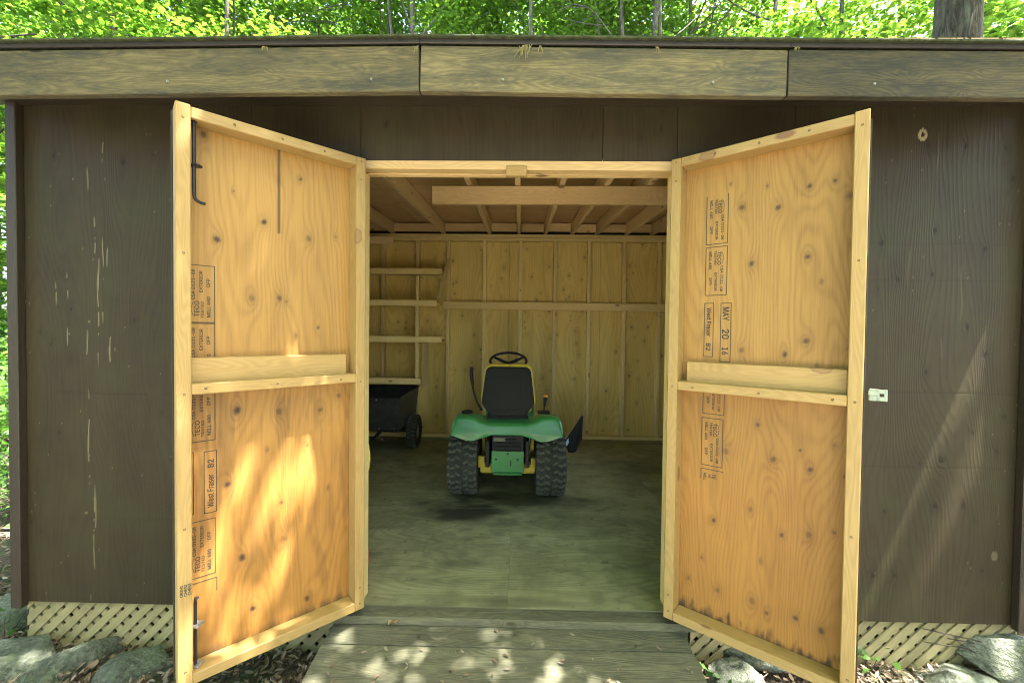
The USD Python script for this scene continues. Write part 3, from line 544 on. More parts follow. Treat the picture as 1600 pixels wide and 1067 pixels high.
# fender: rear silhouette (x, z) run forward, with rounded rear edge
top = [(-.470, .545), (-.466, .60), (-.459, .645), (-.444, .685), (-.415, .706), (-.37, .712), (-.31, .710), (-.265, .698), (-.225, .672), (-.19, .660), (-.12, .657)]
bot = [(-.455, .545), (-.40, .528), (-.335, .510), (-.28, .507), (-.24, .520), (-.20, .543), (-.15, .555)]
half = np.array(top), np.array(bot)
prof = np.vstack([half[0], half[0][::-1]*[-1, 1], half[1]*[-1, 1], half[1][::-1]])
from scipy.interpolate import interp1d
d = np.r_[0, np.cumsum(np.linalg.norm(np.diff(np.vstack([prof, prof[:1]]), axis=0), axis=1))]
prof = np.stack([np.interp(np.linspace(0, d[-1], 97)[:-1], d, np.r_[prof[:, c], prof[0, c]]) for c in (0, 1)], 1)
cen = V(0, .63)
tan = np.roll(prof, -1, 0)-np.roll(prof, 1, 0); nrm = np.stack([tan[:, 1], -tan[:, 0]], 1); nrm /= np.linalg.norm(nrm, axis=1, keepdims=True)
if ((prof-cen)*nrm).sum() > 0: nrm = -nrm      # inward
rings = []
for a in np.linspace(0, math.pi/2, 9):
    ins = .034*(1-math.sin(a)); dy = .034*(1-math.cos(a)); pr = prof+nrm*ins*np.clip((prof[:, 1:]-.50)/.12, .15, 1); rings.append(np.stack([pr[:, 0]+CX, 1.335+dy+.25*np.clip(pr[:, 1]-.56, 0, 1), pr[:, 1]], 1))
for y in (1.55, 1.75, 1.92): rings.append(np.stack([prof[:, 0]+CX, np.full(len(prof), y)+.10*np.clip(prof[:, 1]-.55, 0, 1), np.minimum(prof[:, 1], .712-.28*(y-1.5))], 1))
fend = add(T, 'fender', loft(rings), M['green'], smooth=40)
add(fend, 'fuel_cap', merge(lathe([(0, 0), (0, .043), (.030, .043), (.034, .038), (.034, 0)], 20, 'z').apply_translation((-.432, 1.55, .69)), *[bx((-.432+.044*math.cos(a), 1.55+.044*math.sin(a), .707), (.009, .009, .026), .002) for a in np.arange(0, 6.28, .45)]), M['black_plastic'], smooth=30)
# seat: yellow cushion edge and dark shell
def rr(pts, rad, n=6):
    from shapely.geometry import Polygon
    pg = Polygon(pts).buffer(-rad).buffer(rad, quad_segs=n*2); c = np.array(pg.exterior.coords)[:-1]
    d = np.r_[0, np.cumsum(np.linalg.norm(np.diff(np.vstack([c, c[:1]]), axis=0), axis=1))]; return np.stack([np.interp(np.linspace(0, d[-1], 65)[:-1], d, np.r_[c[:, k], c[0, k]]) for k in (0, 1)], 1)
so = rr([(-.205, 1.122), (.205, 1.122), (.245, .79), (.135, .655), (-.135, .655), (-.245, .79)], .055)
def slab(out, prof2d, y0, y1, ins=.015, scale=1.0):
    c = prof2d.mean(0); q = (prof2d-c)*scale+c; qi = q+(c-q)*(ins/np.linalg.norm(q-c, axis=1, keepdims=True)); lean = lambda z, y: y+.16*(z-.66)
    return loft([np.stack([p[:, 0]+CX, lean(p[:, 1], y), p[:, 1]], 1) for p, y in ((qi, y0), (q, y0+.014), (q, y1-.014), (qi, y1))])
seat = thing('seat', parent=T)
add(seat, 'backrest_cushion', slab(None, so, 1.585, 1.70, .02, 1.0), M['yellow'], smooth=40, label='yellow edged cushion')
c = so.mean(0); inner = (so-c)*[.958, .962]+c+[0, -.012]
add(seat, 'backrest_shell', slab(None, inner, 1.545, 1.60, .02), M['seat'], smooth=40)
pr = rr([(-.122, 1.02), (.122, 1.02), (.128, .735), (-.128, .735)], .02)
add(seat, 'shell_bead', tube([(x+CX, 1.545+.16*(z-.66)-.001, z) for x, z in pr], .0035, 6, closed=True), M['black_plastic'], smooth=True)
add(seat, 'seat_cushion', slab(None, rr([(-.23, .80), (.23, .80), (.20, .70), (-.20, .70)], .035), 1.62, 2.02, .02), M['yellow'], smooth=40)
add(seat, 'seat_bracket', merge(bx((CX, 1.60, .665), (.36, .12, .035)), *[tube([(CX+x, 1.57, .64), (CX+x, 1.57, .70)], .012, 8) for x in (-.12, -.05, .06, .13)], *[bx((CX+x, 1.565, .675), (.05, .02, .03)) for x in (-.10, .02, .11)]), M['black_plastic'])
def wheel(cx, cy, R, w, rim_r, parent, lugs=True, out=1):
    wp = thing('wheel', parent=parent); hw = w/2
    pr = [(-hw*.72, rim_r), (-hw*.96, rim_r+.02), (-hw, R*.78), (-hw*.93, R*.92), (-hw*.7, R*.965), (0, R*.975), (hw*.7, R*.965), (hw*.93, R*.92), (hw, R*.78), (hw*.96, rim_r+.02), (hw*.72, rim_r)]
    ms = [lathe(pr, 44, 'x')]; lg = []
    if lugs:
        n_ = 26
        for k in range(n_):
            for s in (-1, 1):
                for (x0, x1, da, tilt) in ((.08, .42, 0., .5), (.42, .72, .055, -.35), (.72, .93, .03, .15)):
                    a = 2*math.pi*(k+(.5 if s > 0 else 0))/n_+da*s*0+da; xm = s*(x0+x1)/2*hw
                    b = bx((0, 0, 0), ((x1-x0)*hw*1.05, .022 if x0 < .7 else .030, .030), .004)
                    b.apply_transform(trimesh.transformations.rotation_matrix(tilt*s, [0, 0, 1])); b.apply_translation((xm, 0, R*(.966 if x0 < .7 else .935)))
                    b.apply_transform(trimesh.transformations.rotation_matrix(a, [1, 0, 0])); lg.append(b)
    if lg: l_ = merge(*lg); l_.apply_translation((cx, cy, R*.992)); add(wp, 'tread', l_, M['lug'])
    t_ = merge(*ms); t_.apply_translation((cx, cy, R*.992)); add(wp, 'tyre', t_, M['rubber'], smooth=35)
    rm = lathe([(-hw*.7, 0), (-hw*.7, rim_r*.99), (-hw*.5, rim_r*.86), (-hw*.3, .05), (-hw*.3, 0)][::-1] if False else [(-hw*.72, rim_r*1.01), (-hw*.5, rim_r*.86), (-hw*.35, .05), (hw*.35, .05), (hw*.5, rim_r*.86), (hw*.72, rim_r*1.01)], 28, 'x')
    rm.apply_translation((cx, cy, R*.992)); return wp, rm
for x in (-.448, .292):
    wp, rm = wheel(x, 1.585, .275, .262, .13, T); add(wp, 'rim', rm, M['yellow'], smooth=30)
for x in (-.40, .245):
    wp, rm = wheel(x, 2.75, .19, .15, .09, T, lugs=False); add(wp, 'rim', rm, M['yellow'], smooth=30)
add(T, 'axle', merge(tube([(-.40, 1.585, .27), (.25, 1.585, .27)], .035, 12), bx((CX, 1.62, .30), (.24, .22, .16))), M['black_plastic'])
# rear plate, grille, hitch plate
hpz = bx((CX+.008, 1.395, .325), (.272, .014, .185), .006)
add(T, 'hitch_plate', merge(hpz, bx((CX+.008, 1.375, .235), (.24, .06, .014), .004)), M['green'])
for dx in (-.098, .084): add(T, 'bolt_hole', lathe([(-.002, 0), (-.002, .009), (.0, .009)], 12, 'x').apply_transform(trimesh.transformations.rotation_matrix(math.pi/2, [0, 0, 1])).apply_translation((CX+.008+dx, 1.3855, .348)), M['black_plastic'])
add(T, 'bolt_hole', bx((CX+.034, 1.3866, .315), (.007, .003, .05), .001), M['black_plastic'])
add(T, 'bolt_hole', lathe([(-.002, 0), (-.002, .008), (.0, .008)], 12, 'x').apply_transform(trimesh.transformations.rotation_matrix(math.pi/2, [0, 0, 1])).apply_translation((CX+.008, 1.3855, .395)), M['black_plastic'])
gr = thing('grille', parent=T)
add(gr, 'grille_body', bx((CX+.01, 1.42, .475), (.27, .06, .165), .012), M['black_plastic'])
for k_, z in enumerate((.425, .455, .485, .515)): add(gr, 'louvre', bx((CX+.01+(.02 if z > .5 else 0), 1.383, z), (.215 if z < .5 else .1, .016, .013), .004, trimesh.transformations.rotation_matrix(-.4, [1, 0, 0])), M['seat'])
add(gr, 'label_plate', bx((CX-.062, 1.384, .515), (.105, .008, .034), .003), plain('olive_plate', (.11, .115, .07), .5, .1))
add(T, 'frame', merge(bx((CX-.16, 1.6, .40), (.03, .5, .22)), bx((CX+.17, 1.6, .40), (.03, .5, .22)), bx((CX, 2.3, .36), (.34, 1.2, .10))), M['black_plastic'])
add(T, 'cable', merge(tube(spline([(CX-.17, 1.56, .64), (CX-.19, 1.50, .50), (CX-.175, 1.52, .36), (CX-.12, 1.58, .30)], 14), .006, 6), tube(spline([(CX+.18, 1.56, .62), (CX+.20, 1.50, .48), (CX+.18, 1.54, .34), (CX+.20, 1.6, .28)], 14), .006, 6)), M['black_plastic'], smooth=True)
# mower deck, chute
dk = [np.array([(CX+a, y, z) for a, y in ((-.46, 1.72), (.46, 1.72), (.54, 2.0), (.46, 2.42), (-.46, 2.42), (-.54, 2.0))]) for z in (.12, .27)]
top_ = dk[1].copy(); top_[:, :2] = (top_[:, :2]-[CX, 2.07])*.9+[CX, 2.07]; top_[:, 2] = .30
add(T, 'mower_deck', merge(loft([dk[0], dk[1], top_]), bx((CX+.005, 1.56, .262), (.50, .10, .012)), bx((CX+.005, 1.50, .225), (.47, .012, .05)), bx((CX-.23, 1.51, .29), (.07, .02, .10)), bx((CX+.235, 1.51, .28), (.06, .02, .09))), M['yellow'], smooth=30)
ch = np.array([(.655, 2.2, .560), (.47, 1.98, .36), (.50, 1.96, .255), (.555, 1.98, .245), (.645, 2.2, .31)])
off = V(.03, .05, .0)
chm = trimesh.convex.convex_hull(np.vstack([ch, ch+off])); 
chute = add(T, 'discharge_chute', chm, plain('chute_plastic', (.008, .010, .008), .7, .2, 60., specular_ior_level=.1))
add(chute, 'warning_decal', trimesh.convex.convex_hull(np.array([(.478, 1.972, .352), (.508, 1.995, .388), (.512, 1.99, .343), (.487, 1.968, .312)])+V(-.004, -.010, 0)), M['decal'])
# controls
sw_ = thing('steering_wheel', parent=T); tl = .42
ang = np.linspace(0, 2*math.pi, 41)[:-1]; C0 = V(CX-.018, 2.2, 1.118); u2 = V(0, math.cos(tl), math.sin(tl))
add(sw_, 'wheel_rim', tube([C0+.185*(math.cos(a)*X+math.sin(a)*u2) for a in ang], .0135, 10, True), M['black_plastic'], smooth=True)
add(sw_, 'spoke', merge(*[tube([C0-V(0, -.01, .03), C0+.178*(math.cos(a)*X+math.sin(a)*u2)], (.02, .013), 8) for a in (.5, 2.64, 4.71)]), M['black_plastic'], smooth=30)
add(T, 'steering_column', tube([C0-V(0, -.01, .03), (CX-.018, 2.42, .72)], .022, 10), M['black_plastic'], smooth=30)
ll = thing('lift_lever', parent=T)
add(ll, 'lever_rod', tube(spline([(-.415, 1.72, .98), (-.40, 1.72, .88), (-.365, 1.70, .78), (-.315, 1.69, .70)], 14), .009, 8), M['black_plastic'], smooth=True)
add(ll, 'grip', tube(spline([(-.416, 1.72, 1.09), (-.420, 1.72, 1.05), (-.416, 1.72, .99), (-.405, 1.72, .92)], 12), (.010, .016, .018, .018, .018, .018, .018, .018, .017, .016, .014, .011), 10), M['black_plastic'], smooth=True)
gl = thing('gear_lever', parent=T)
add(gl, 'lever_rod', merge(tube([(.246, 1.75, .66), (.252, 1.75, .74)], .006, 8), tube([(.252, 1.75, .735), (.262, 1.75, .82)], (.009, .022), 10), bx((.246, 1.75, .68), (.11, .10, .02))), M['black_plastic'], smooth=30)
add(gl, 'knob', trimesh.creation.icosphere(2, .024).apply_transform(np.diag([1, 1, .6, 1])).apply_translation((.263, 1.75, .827)), M['orange'], smooth=True)
hood = [np.array([(CX+a*w, y, z) for a, z in ((-1, .40), (-1.02, .62), (-.85, h_-.04), (-.45, h_), (.45, h_), (.85, h_-.04), (1.02, .62), (1, .40))]) for y, w, h_ in ((2.35, .25, .84), (2.6, .25, .84), (2.95, .23, .79), (3.08, .19, .68))]
add(T, 'hood', loft(hood), M['green'], smooth=40)

# ------------------------------------------------------------------ dump cart at the left
C = thing('dump_cart', 'black steel dump cart with pneumatic tyres under the shelves', 'cart')
def sheet(pts, t=.006):
    p = np.array(pts, float); nn = np.cross(p[1]-p[0], p[2]-p[0]); nn /= np.linalg.norm(nn); return trimesh.convex.convex_hull(np.vstack([p, p+nn*t]))
xl, xr, y0, y1, zt, zb = -2.02, -1.295, 2.48, 3.36, .668, .315
TL = [(xl-.03, y0, zt), (xr, y0, zt), (xr+.005, y1, zt+.03), (xl-.03, y1, zt+.03)]; BL = [(xl+.02, y0+.02, zb), (xr-.01, y0+.02, zb), (xr-.03, y1-.05, zb), (xl+.02, y1-.05, zb)]
for k in range(4): add(C, 'tub_panel', sheet([TL[k], TL[(k+1) % 4], BL[(k+1) % 4], BL[k]]), M['cart'])
add(C, 'tub_floor', sheet(BL), M['cart'])
add(C, 'tub_rim', merge(*[tube([TL[k], TL[(k+1) % 4]], .010, 8) for k in range(4)]), M['cart'], smooth=30)
for x, z in ((-1.36, .335), (-1.52, .335), (-1.55, .652), (-1.85, .335)): add(C, 'bolt_head', trimesh.creation.icosphere(1, .009).apply_translation((x, y0-.004 if z > .5 else y0+.010, z)), M['zinc'], smooth=True)
for x in (-1.262, -2.06):
    wp, rm = wheel(x, 3.0, .195, .115, .085, C, lugs=True); add(wp, 'rim', rm, M['zinc'], smooth=30)
add(C, 'axle', merge(tube([(-2.06, 3.0, .195), (-1.262, 3.0, .195)], .014, 8), bx((-1.66, 3.0, .25), (.6, .05, .12))), M['cart'])
add(C, 'drawbar', merge(tube([(-1.60, 2.98, .27), (-1.52, 2.30, .26), (-1.52, 1.70, .22)], .02, 8)), M['cart'], smooth=30)
add(C, 'hitch_pin', merge(*[tube([(-1.50+dx, 2.30, .275), (-1.46+dx, 2.25, .30), (-1.43+dx, 2.27, .265)], .004, 6) for dx in (0, .03)]), M['zinc'], smooth=True)
# bits just inside the left jamb
c_ = spline([(-.845, .22, .85), (-.838, .24, .78), (-.832, .26, .68), (-.842, .25, .60), (-.86, .23, .56)], 16)
tag(add('/World', 'cord', tube(c_, .006, 8), M['cord'], smooth=True), 'yellow cord hanging in a loop inside the left jamb', 'cord')
tag(add('/World', 'tool_handle', merge(tube(spline([(-.835, .17, .0), (-.817, .17, .08), (-.813, .17, .16), (-.820, .17, .24), (-.845, .17, .30)], 16), .012, 8), bx((-.90, .17, .16), (.12, .05, .28))), M['red'], smooth=30), 'red plastic edge standing on the floor inside the left jamb', 'container')
# a dry leaf on the sill
def curled(c, s, seed, n=9):
    r_ = np.random.default_rng(seed); a = np.linspace(0, 2*np.pi, 15)[:-1]; rad = s*(.55+.45*np.abs(np.cos(a*2.5)))*r_.uniform(.8, 1.1, 14)
    out = np.stack([rad*np.cos(a), rad*np.sin(a), r_.uniform(-.1, .45, 14)*s], 1); v = np.vstack([[0, 0, .004], out])+c
    f = [[0, k+1, (k+1) % 14+1] for k in range(14)]; return trimesh.Trimesh(v, f, process=False)
tag(add('/World', 'fallen_leaf', curled(V(-.585, -.075, -.024), .034, 5), M['deadleaf']), 'curled brown leaf lying on the sill before the doorway', 'leaf')

# ------------------------------------------------------------------ rocks and litter
def rock(c, s, rot, seed, label, cat='rock'):
    m_ = trimesh.creation.icosphere(5); v = np.array(m_.vertices); r_ = np.random.default_rng(seed)
    for _ in range(9):                                  # flat facets
        nn = unit(r_.normal(size=3)); d_ = v@nn; lim = r_.uniform(.62, .85); v -= np.clip(d_-lim, 0, 1)[:, None]*nn*.9
    v *= (1+.16*(fbm(v*1.6+seed, 4, seed)-.5)+.09*(fbm(v*5+seed, 4, seed)-.5))[:, None]
    v = v*s; c_, s_ = math.cos(rot), math.sin(rot); v = np.stack([v[:, 0]*c_-v[:, 1]*s_, v[:, 0]*s_+v[:, 1]*c_, v[:, 2]], 1)+c
    tag(add('/World', 'rock', (v, m_.faces), M['rock'], smooth=True), label, cat)
rock((-2.50, -.13, -.30), (.25, .20, .17), .2, 1, 'large mossy boulder in the bottom left corner')
rock((-2.17, -.17, -.30), (.085, .26, .17), -.55, 2, 'long narrow slab leaning beside the left boulder')
rock((-1.84, -.12, -.28), (.17, .13, .11), .3, 3, 'rounded grey green rock under the left door edge')
rock((-2.80, .20, -.24), (.17, .14, .14), .3, 9, 'dark rock against the left corner of the lattice')
rock((1.06, -.13, -.26), (.15, .12, .10), .4, 4, 'flat rock beside the right edge of the ramp')
rock((1.22, .0, -.22), (.17, .07, .06), -.25, 5, 'thin slab of rock under the right door bottom')
rock((2.12, -.12, -.29), (.22, .16, .13), .2, 6, 'grey rock in front of the right lattice')
rock((2.48, -.03, -.20), (.27, .13, .13), -.12, 7, 'big pale green rock leaning on the right lattice')
rock((1.50, -.02, -.27), (.10, .08, .07), .5, 8, 'small rock half buried behind the right door')
def leaf_scatter(n, xr, yr, seed, size, ok):
    r_ = np.random.default_rng(seed); x, y = r_.uniform(*xr, n), r_.uniform(*yr, n); k = ok(x, y); x, y = x[k], y[k]; n = len(x)
    z = ground_z(x, y)+r_.uniform(.004, .045, n); s = size*r_.uniform(.5, 1.3, n); az = r_.uniform(0, 6.28, n)
    tpl = np.array([(-1, 0, .1), (-.35, .5, .22), (.4, .42, .2), (1, 0, .05), (.4, -.42, .25), (-.35, -.5, .15), (0, 0, 0)]); ft = np.array([(6, k, (k+1) % 6) for k in range(6)])
    P = tpl[None]*s[:, None, None]*np.stack([np.ones(n), r_.uniform(.5, 1, n), r_.uniform(-1.5, 2, n)], 1)[:, None]
    tilt = r_.normal(0, .5, n); c, s_ = np.cos(tilt)[:, None], np.sin(tilt)[:, None]; P = np.stack([P[..., 0]*c-P[..., 2]*s_, P[..., 1], P[..., 0]*s_+P[..., 2]*c], -1)
    c, s_ = np.cos(az)[:, None], np.sin(az)[:, None]; P = np.stack([P[..., 0]*c-P[..., 1]*s_, P[..., 0]*s_+P[..., 1]*c, P[..., 2]], -1)+np.stack([x, y, z], 1)[:, None]
    return (P.reshape(-1, 3), (ft[None]+7*np.arange(n)[:, None, None]).reshape(-1, 3)), dict(tn=np.repeat(r_.uniform(0, 1, n), 7))
m, a = leaf_scatter(26000, (-3.6, 3.2), (-1.3, .5), 12, .021, lambda x, y: ~((np.abs(x) < .86) & (y > -1.1)) & ~((np.abs(x) < 2.5) & (y > .02)))
tag(add('/World', 'leaf_litter', m, M['litter'], attrs=a), 'brown and grey dead leaves strewn between the rocks', 'leaf litter', kind='stuff')
m, a = leaf_scatter(150, (-.84, .80), (-.95, -.10), 14, .014, lambda x, y: x > -9)
v_ = m[0]; c_ = v_.reshape(-1, 7, 3).mean(1); v_ = v_+np.repeat(np.stack([c_[:, 0]*0, c_[:, 0]*0, rz(c_[:, 1])+.006-c_[:, 2]], 1), 7, 0); v_[:, 2] = (v_[:, 2]-np.repeat(rz(c_[:, 1]), 7))*.5+np.repeat(rz(c_[:, 1]), 7)+.003
tag(add('/World', 'leaf_litter', (v_, m[1]), M['litter'], attrs=a), 'small leaf crumbs scattered on the ramp boards', 'leaf litter', kind='stuff')
m, a = leaf_scatter(26000, (-11, -2.75), (.4, 9), 13, .032, lambda x, y: x > -11)
tag(add('/World', 'leaf_litter', m, M['litter'], attrs=a), 'dead leaves on the forest floor left of the shed', 'leaf litter', kind='stuff')

# ------------------------------------------------------------------ trees
def leaf_mesh(cen, size, nrm_spread, seed):
    """maple-like folded leaves at the points cen"""
    r_ = np.random.default_rng(seed); n = len(cen); s = size*r_.uniform(.65, 1.25, n)
    tpl = np.array([(0, -.9, 0), (.62, -.25, .10), (.42, .35, .06), (0, 1., -.12), (-.42, .35, .06), (-.62, -.25, .10)]); ft = np.array([(0, 1, 5), (1, 2, 5), (2, 4, 5), (2, 3, 4)])
    nz = np.stack([r_.normal(0, nrm_spread, n), r_.normal(0, nrm_spread, n), np.ones(n)], 1); nz /= np.linalg.norm(nz, axis=1, keepdims=True)
    az = r_.uniform(0, 6.28, n); t = np.stack([np.cos(az), np.sin(az), np.zeros(n)], 1); t -= nz*(t*nz).sum(1, keepdims=True); t /= np.linalg.norm(t, axis=1, keepdims=True); b = np.cross(nz, t)
    P = cen[:, None]+s[:, None, None]*(tpl[None, :, :1]*t[:, None]+tpl[None, :, 1:2]*b[:, None]+tpl[None, :, 2:]*nz[:, None])
    return (P.reshape(-1, 3), (ft[None]+6*np.arange(n)[:, None, None]).reshape(-1, 3)), dict(tn=np.repeat(np.clip(r_.beta(2, 2.5, n), 0, 1), 6))
def crown_points(seed, R, H, ncl, per, disc):
    r_ = np.random.default_rng(seed); C = []
    while len(C) < ncl:
        p = r_.uniform(-1, 1, 3)
        if .25 < np.linalg.norm(p) < 1: C.append(p*[R, R, H/2])
    C = np.array(C); P = []
    for c in C:
        q = r_.normal(0, 1, (per, 3))*[disc, disc, disc*.17]*r_.uniform(.6, 1.3); P.append(c+q+[0, 0, 1]*(-.12*np.hypot(q[:, 0], q[:, 1]))[:, None])
    return np.vstack(P), C
UsdGeom.Scope.Define(stage, '/World/Looks/leaf_shapes') if False else None
classes = []
def make_class(name, mesh, attrs, mat, part='leaves'):
    p = f'/World/{name}'; stage.CreateClassPrim(p); add(p, part, mesh, mat, attrs=attrs); classes.append(p); return p
CR = []
for k in range(4):
    P, C_ = crown_points(200+k, 3.3, 6.0, 46, 135, .50); m, a = leaf_mesh(P, .082, .42, 300+k); CR.append((make_class(f'crown_shape_{k:03d}', m, a, M['leaf']), C_))
P, C_ = crown_points(230, 3.0, 1.9, 40, 45, .30); m, a = leaf_mesh(P, .070, .42, 331); SPARSE = make_class('bough_shape', m, a, M['leaf'])
BU = []
for k in range(2):
    P, C_ = crown_points(220+k, .8, 1.5, 26, 60, .22); m, a = leaf_mesh(P, .05, .6, 320+k); BU.append((make_class(f'bush_shape_{k:03d}', m, a, M['fern']), C_))
def instance(parent, name, cls, T_):
    p = path_for(parent, name); x = UsdGeom.Xform.Define(stage, p); x.AddTransformOp().Set(T_); q = x.GetPrim(); q.GetReferences().AddInternalReference(cls); q.SetInstanceable(True); return p
def mat4(loc, rz_, s):
    c, s_ = math.cos(rz_), math.sin(rz_); s = np.broadcast_to(s, 3); return Gf.Matrix4d(c*s[0], s_*s[0], 0, 0, -s_*s[1], c*s[1], 0, 0, 0, 0, s[2], 0, *map(float, loc), 1)
def trunk_mesh(x, y, h, r, lean, seed, crown_c=None, limbs=6, fork=False):
    r_ = np.random.default_rng(seed); zb = float(ground_z(x, y))-.15; n = 22; t = np.linspace(0, 1, n)
    wob = np.cumsum(r_.normal(0, .02, (n, 2)), 0)*h*.06*(.25 if r > .3 else 1); cl = np.stack([x+lean[0]*t*h+wob[:, 0], y+lean[1]*t*h+wob[:, 1], zb+t*h], 1)
    rad = r*(1-.72*t)+r*.5*np.exp(-t*h/.35); ms = [tube(cl, rad, 16)]
    for k in range(limbs):
        i_ = int(n*r_.uniform(.66 if r > .3 else .38, .9)); b = cl[i_]; a = r_.uniform(0, 6.28); L = r_.uniform(1.4, 3.2); d_ = V(math.cos(a), math.sin(a), r_.uniform(.2, .8))
        pts = spline([b, b+d_*L*.4+V(0, 0, .15), b+d_*L*.75+V(0, 0, .2)+r_.normal(0, .15, 3), b+d_*L+V(0, 0, .1)], 9); ms.append(tube(pts, np.linspace(rad[i_]*.5, .012, 9), 7))
        for _ in range(2):
            q0 = pts[r_.integers(3, 8)]; d2 = unit(d_+r_.normal(0, .7, 3)); ms.append(tube([q0, q0+d2*.5, q0+d2*1.1+V(0, 0, .1)], (.016, .011, .005), 5))
    if fork:
        i_ = int(n*.42); b = cl[i_]; s_ = 1 if fork > 0 else -1; ms.append(tube(spline([b, b+V(.35*s_, 0, .9), b+V(.6*s_, .1, 2.6), b+V(.9*s_, .2, 5)], 14), np.linspace(rad[i_]*.75, .03, 14), 10))
    return merge(*ms)
TREES = 0
def tree(x, y, h, r, label, lean=(0, 0), cr=(), seed=0, fork=0, limbs=6, group=None, name='maple_tree', sparse=False):
    tp = thing(name, label, 'tree', group)
    m_ = trunk_mesh(x, y, h, r, lean, seed, limbs=limbs, fork=fork); v = np.array(m_.vertices)
    if r > .2:   # ridged bark
        cen_ = V(x, y, 0); v += (np.stack([v[:, 0]-x, v[:, 1]-y, v[:, 2]*0], 1))*(.10*(fbm(v*[9, 9, 1.6], 3, seed)-.5))[:, None]*2
    add(tp, 'trunk', (v, m_.faces), M['bark'], smooth=60)
    for q, (dx, dy, z, s) in enumerate(cr): instance(tp, 'crown', SPARSE if sparse else CR[(seed+q) % 4][0], mat4((x+dx, y+dy, z), seed*1.7+q*2.1, s))
    return tp
def at_px(u, Yc): return (u-800)/FPX*Yc+.0222+.0192*-Yc*1.0, Yc-2.1263
# trunks that show above the roof: pixel column, depth, radius
SPEC = [(60, 11, .10, 'slim trunk far left behind the roof', 0), (172, 9.2, .105, 'pale grey straight trunk near the left end of the roof', 0), (229, 12, .085, 'thin dark leaning trunk second from the left', 0), (438, 14, .06, 'very thin trunk left of the roof middle', 0),
        (600, 15, .07, 'thin stem left of the forked grey tree', 0), (638, 12.5, .115, 'grey trunk with thick limbs left of the roof middle', -1), (708, 17, .07, 'faint distant trunk near the roof middle', 0), (830, 11, .085, 'dark rough trunk right above the roof middle', 0),
        (978, 12, .10, 'pale trunk forking into two just above the roof', -1), (1016, 12.5, .15, 'stout light grey trunk right of the forked one', 0), (1031, 10.5, .05, 'slender dark stem beside the stout light trunk', 0), (1054, 14, .10, 'leaning dark trunk right of the stout light one', 1), (1184, 12, .10, 'trunk half hidden by leaves right of centre', 0),
        (1461, 5.6, .335, 'massive rough barked trunk close behind the right roof end', 0), (1588, 9.5, .13, 'leaning trunk at the far right edge', 0)]
rs = np.random.default_rng(55)
for q, (u, Yc, r, lab, fk) in enumerate(SPEC):
    x, y = at_px(u, Yc); h = 11+rs.uniform(0, 5)
    zv = 1.4+.70*Yc       # height at which the trunk is seen over the roof
    cr = [(rs.uniform(-1.5, 1.5), rs.uniform(2.2, 3.5), zv+rs.uniform(2.5, 4.0), rs.uniform(.85, 1.05)), (rs.uniform(-1.5, 1.5), rs.uniform(-.5, 1.5), zv+rs.uniform(6.5, 8), rs.uniform(.9, 1.1))]
    if r > .3: cr = [(1.0, .8, 11.5, 1.1)]; h = 16
    tree(x, y, zv+6+rs.uniform(0, 3), r, lab, (rs.normal(0, .02), rs.normal(0, .02)) if u < 1400 else (.0, .0) if u < 1580 else (.10, 0), cr, seed=q, fork=fk)
# more forest behind, reading through the gaps
q = 0
for Yc, us in ((10.5, (310, 1300)), (15, (80, 520, 760, 1130, 1400)), (19, (-40, 250, 450, 640, 900, 1230, 1520)), (25, (-100, 150, 380, 560, 740, 930, 1080, 1350, 1560)), (33, (50, 300, 600, 850, 1100, 1450))):
    for u in us:
        x, y = at_px(u+rs.uniform(-30, 30), Yc); q += 1; zv = 1.4+.66*Yc
        tree(x, y, zv+5, .05+.004*Yc, 'slender understorey maple lost in leaves behind the roof', (rs.normal(0, .02), rs.normal(0, .02)), [(rs.uniform(-.6, .6), rs.uniform(-.6, .6), zv+rs.uniform(-1.5, .8), rs.uniform(.85, 1.1)*(1+.012*(Yc-10)))]+([(rs.uniform(-1, 1), rs.uniform(0, 1), zv-5, 1.1)] if Yc > 14 else []), seed=30+q, limbs=4, group='leafy maples filling the gaps behind the roof')
# trees left of the shed
for x, y, zc, s in ((-9.5, 4.5, 4.2, .9), (-13, 8, 4.5, 1.0), (-17, 12, 5, 1.2), (-20, 7, 5, 1.2), (-12, 13, 5, 1.1), (-25, 16, 6, 1.5)):
    q += 1; tree(x, y, zc+5, .09, 'young maple in the woods left of the shed', (.01, 0), [(0, 0, zc, s), (.5, .3, zc+4, s)], seed=60+q, limbs=4, group='young maples left of the shed')
# trees beside and behind the photographer: the canopy that shades the front
for x, y, sp_, cr in ((4.3, -3.4, True, [(-2.6, 2.2, 5.2, .66), (-.4, 2.7, 6.0, .8), (-4.0, 2.75, 6.3, .84), (-3.1, 2.25, 8.2, .95), (-1.8, 4.0, 7.6, .9), (-4.9, 3.8, 7.4, .8)]), (6.8, .8, False, [(-1.2, -.3, 8.2, 1.)]), (-3.6, -4.4, False, [(1.2, 1.0, 9.2, 1.), (1.4, 3.4, 9., .9), (3.85, 3.6, 6.0, .245)]), (-6.2, -1.2, False, [(.6, .6, 8, 1.0)])):
    q += 1; tree(x, y, 10, .15, 'tall maple spreading over the front of the shed', (0, 0), cr, seed=80+q, limbs=5, group='maples overhanging the front of the shed', sparse=sp_)
for k_ in range(13):      # the wood goes on behind the photographer
    a_ = math.radians(195+k_*12.5); d_ = (9, 13, 11)[k_ % 3]; q += 1
    tree(d_*math.cos(a_), -1+d_*math.sin(a_), 10, .12, 'maple in the wood across the clearing before the shed', (0, 0), [(0, 0, 4.6, 1.), (.4, .3, 9, 1.05)], seed=120+q, limbs=4, group='maples round the clearing before the shed')
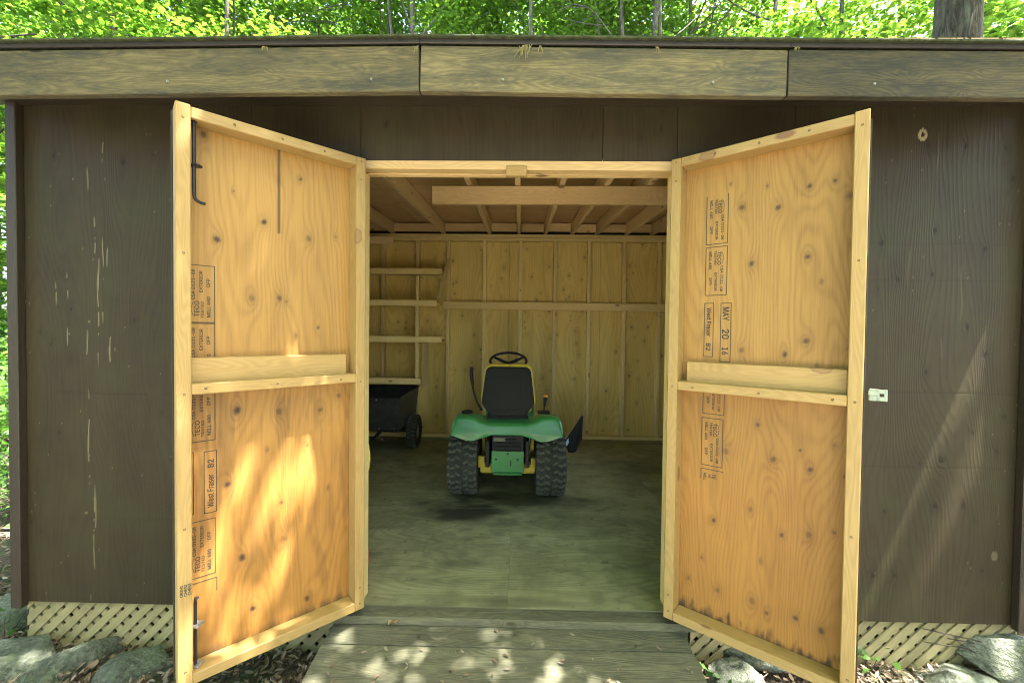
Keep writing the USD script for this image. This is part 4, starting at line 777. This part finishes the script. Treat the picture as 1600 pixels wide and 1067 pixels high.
# low plants at the left edge
def bush(x, y, s, label, k, group=None):
    bp = thing('bush', label, 'bush', group); z = float(ground_z(x, y)); r_ = np.random.default_rng(int(abs(x*13+y*7)))
    add(bp, 'stem', merge(*[tube([(x+r_.normal(0, .05), y, z-.05), (x+r_.normal(0, .2)*s, y+r_.normal(0, .2)*s, z+.5*s), (x+r_.normal(0, .5)*s, y+r_.normal(0, .5)*s, z+1.2*s)], (.014, .010, .004), 5) for _ in range(6)]), M['bark'])
    instance(bp, 'foliage', BU[k % 2][0], mat4((x, y, z+.75*s), k*1.3, s))
for k_, (x, y, s) in enumerate(((-4.35, 1.5, .45), (-5.6, 2.2, .8), (-6.6, 3.4, .8), (-7.8, 3.6, 1.1), (-8.6, 5.2, 1.2), (-10.5, 5.5, 1.4), (-10.5, 8, 1.5), (-13.5, 7.5, 1.7), (-15, 10.5, 2.0), (-18, 10.5, 2.2))):
    bush(x, y, s, 'leafy green sapling on the forest floor left of the shed', k_, 'saplings left of the shed')
def sprig(x, y, n_, s, seed, label):
    r_ = np.random.default_rng(seed); z = float(ground_z(x, y)); pts = np.stack([x+r_.normal(0, .05*s, n_), y+r_.normal(0, .04*s, n_), z+r_.uniform(.03, .13*s, n_)], 1); m_, a_ = leaf_mesh(pts, .022, .5, seed)
    sp = thing('seedling', label, 'plant'); add(sp, 'foliage', m_, M['fern'], attrs=a_)
    add(sp, 'stem', merge(*[tube([(x, y, z-.02), pts[k_]], (.0025, .0015), 4) for k_ in range(min(n_, 8))]), M['bark'])
sprig(1.78, -.02, 12, 1., 4, 'small green seedling beside the right door bottom'); sprig(.95, -.16, 7, .9, 5, 'tiny seedling between the ramp and the flat rock'); sprig(-2.72, .05, 16, 1.5, 6, 'weedy sprigs by the left boulder'); sprig(-2.95, .5, 22, 2.2, 7, 'taller weeds against the left corner of the shed')
# dead twigs leaning at the lattice on the right
r_ = np.random.default_rng(9)
tag(add('/World', 'twigs', merge(*[tube(spline([(2.05+r_.uniform(0, .45), .0, -.10+r_.normal(0, .02)), (2.2+r_.uniform(0, .4), -.03, -.16), (2.3+r_.uniform(0, .4), -.06, -.21)], 7), .0028, 4) for _ in range(7)]), M['bark']), 'dry twigs lying on the pale rock by the right lattice', 'twigs')
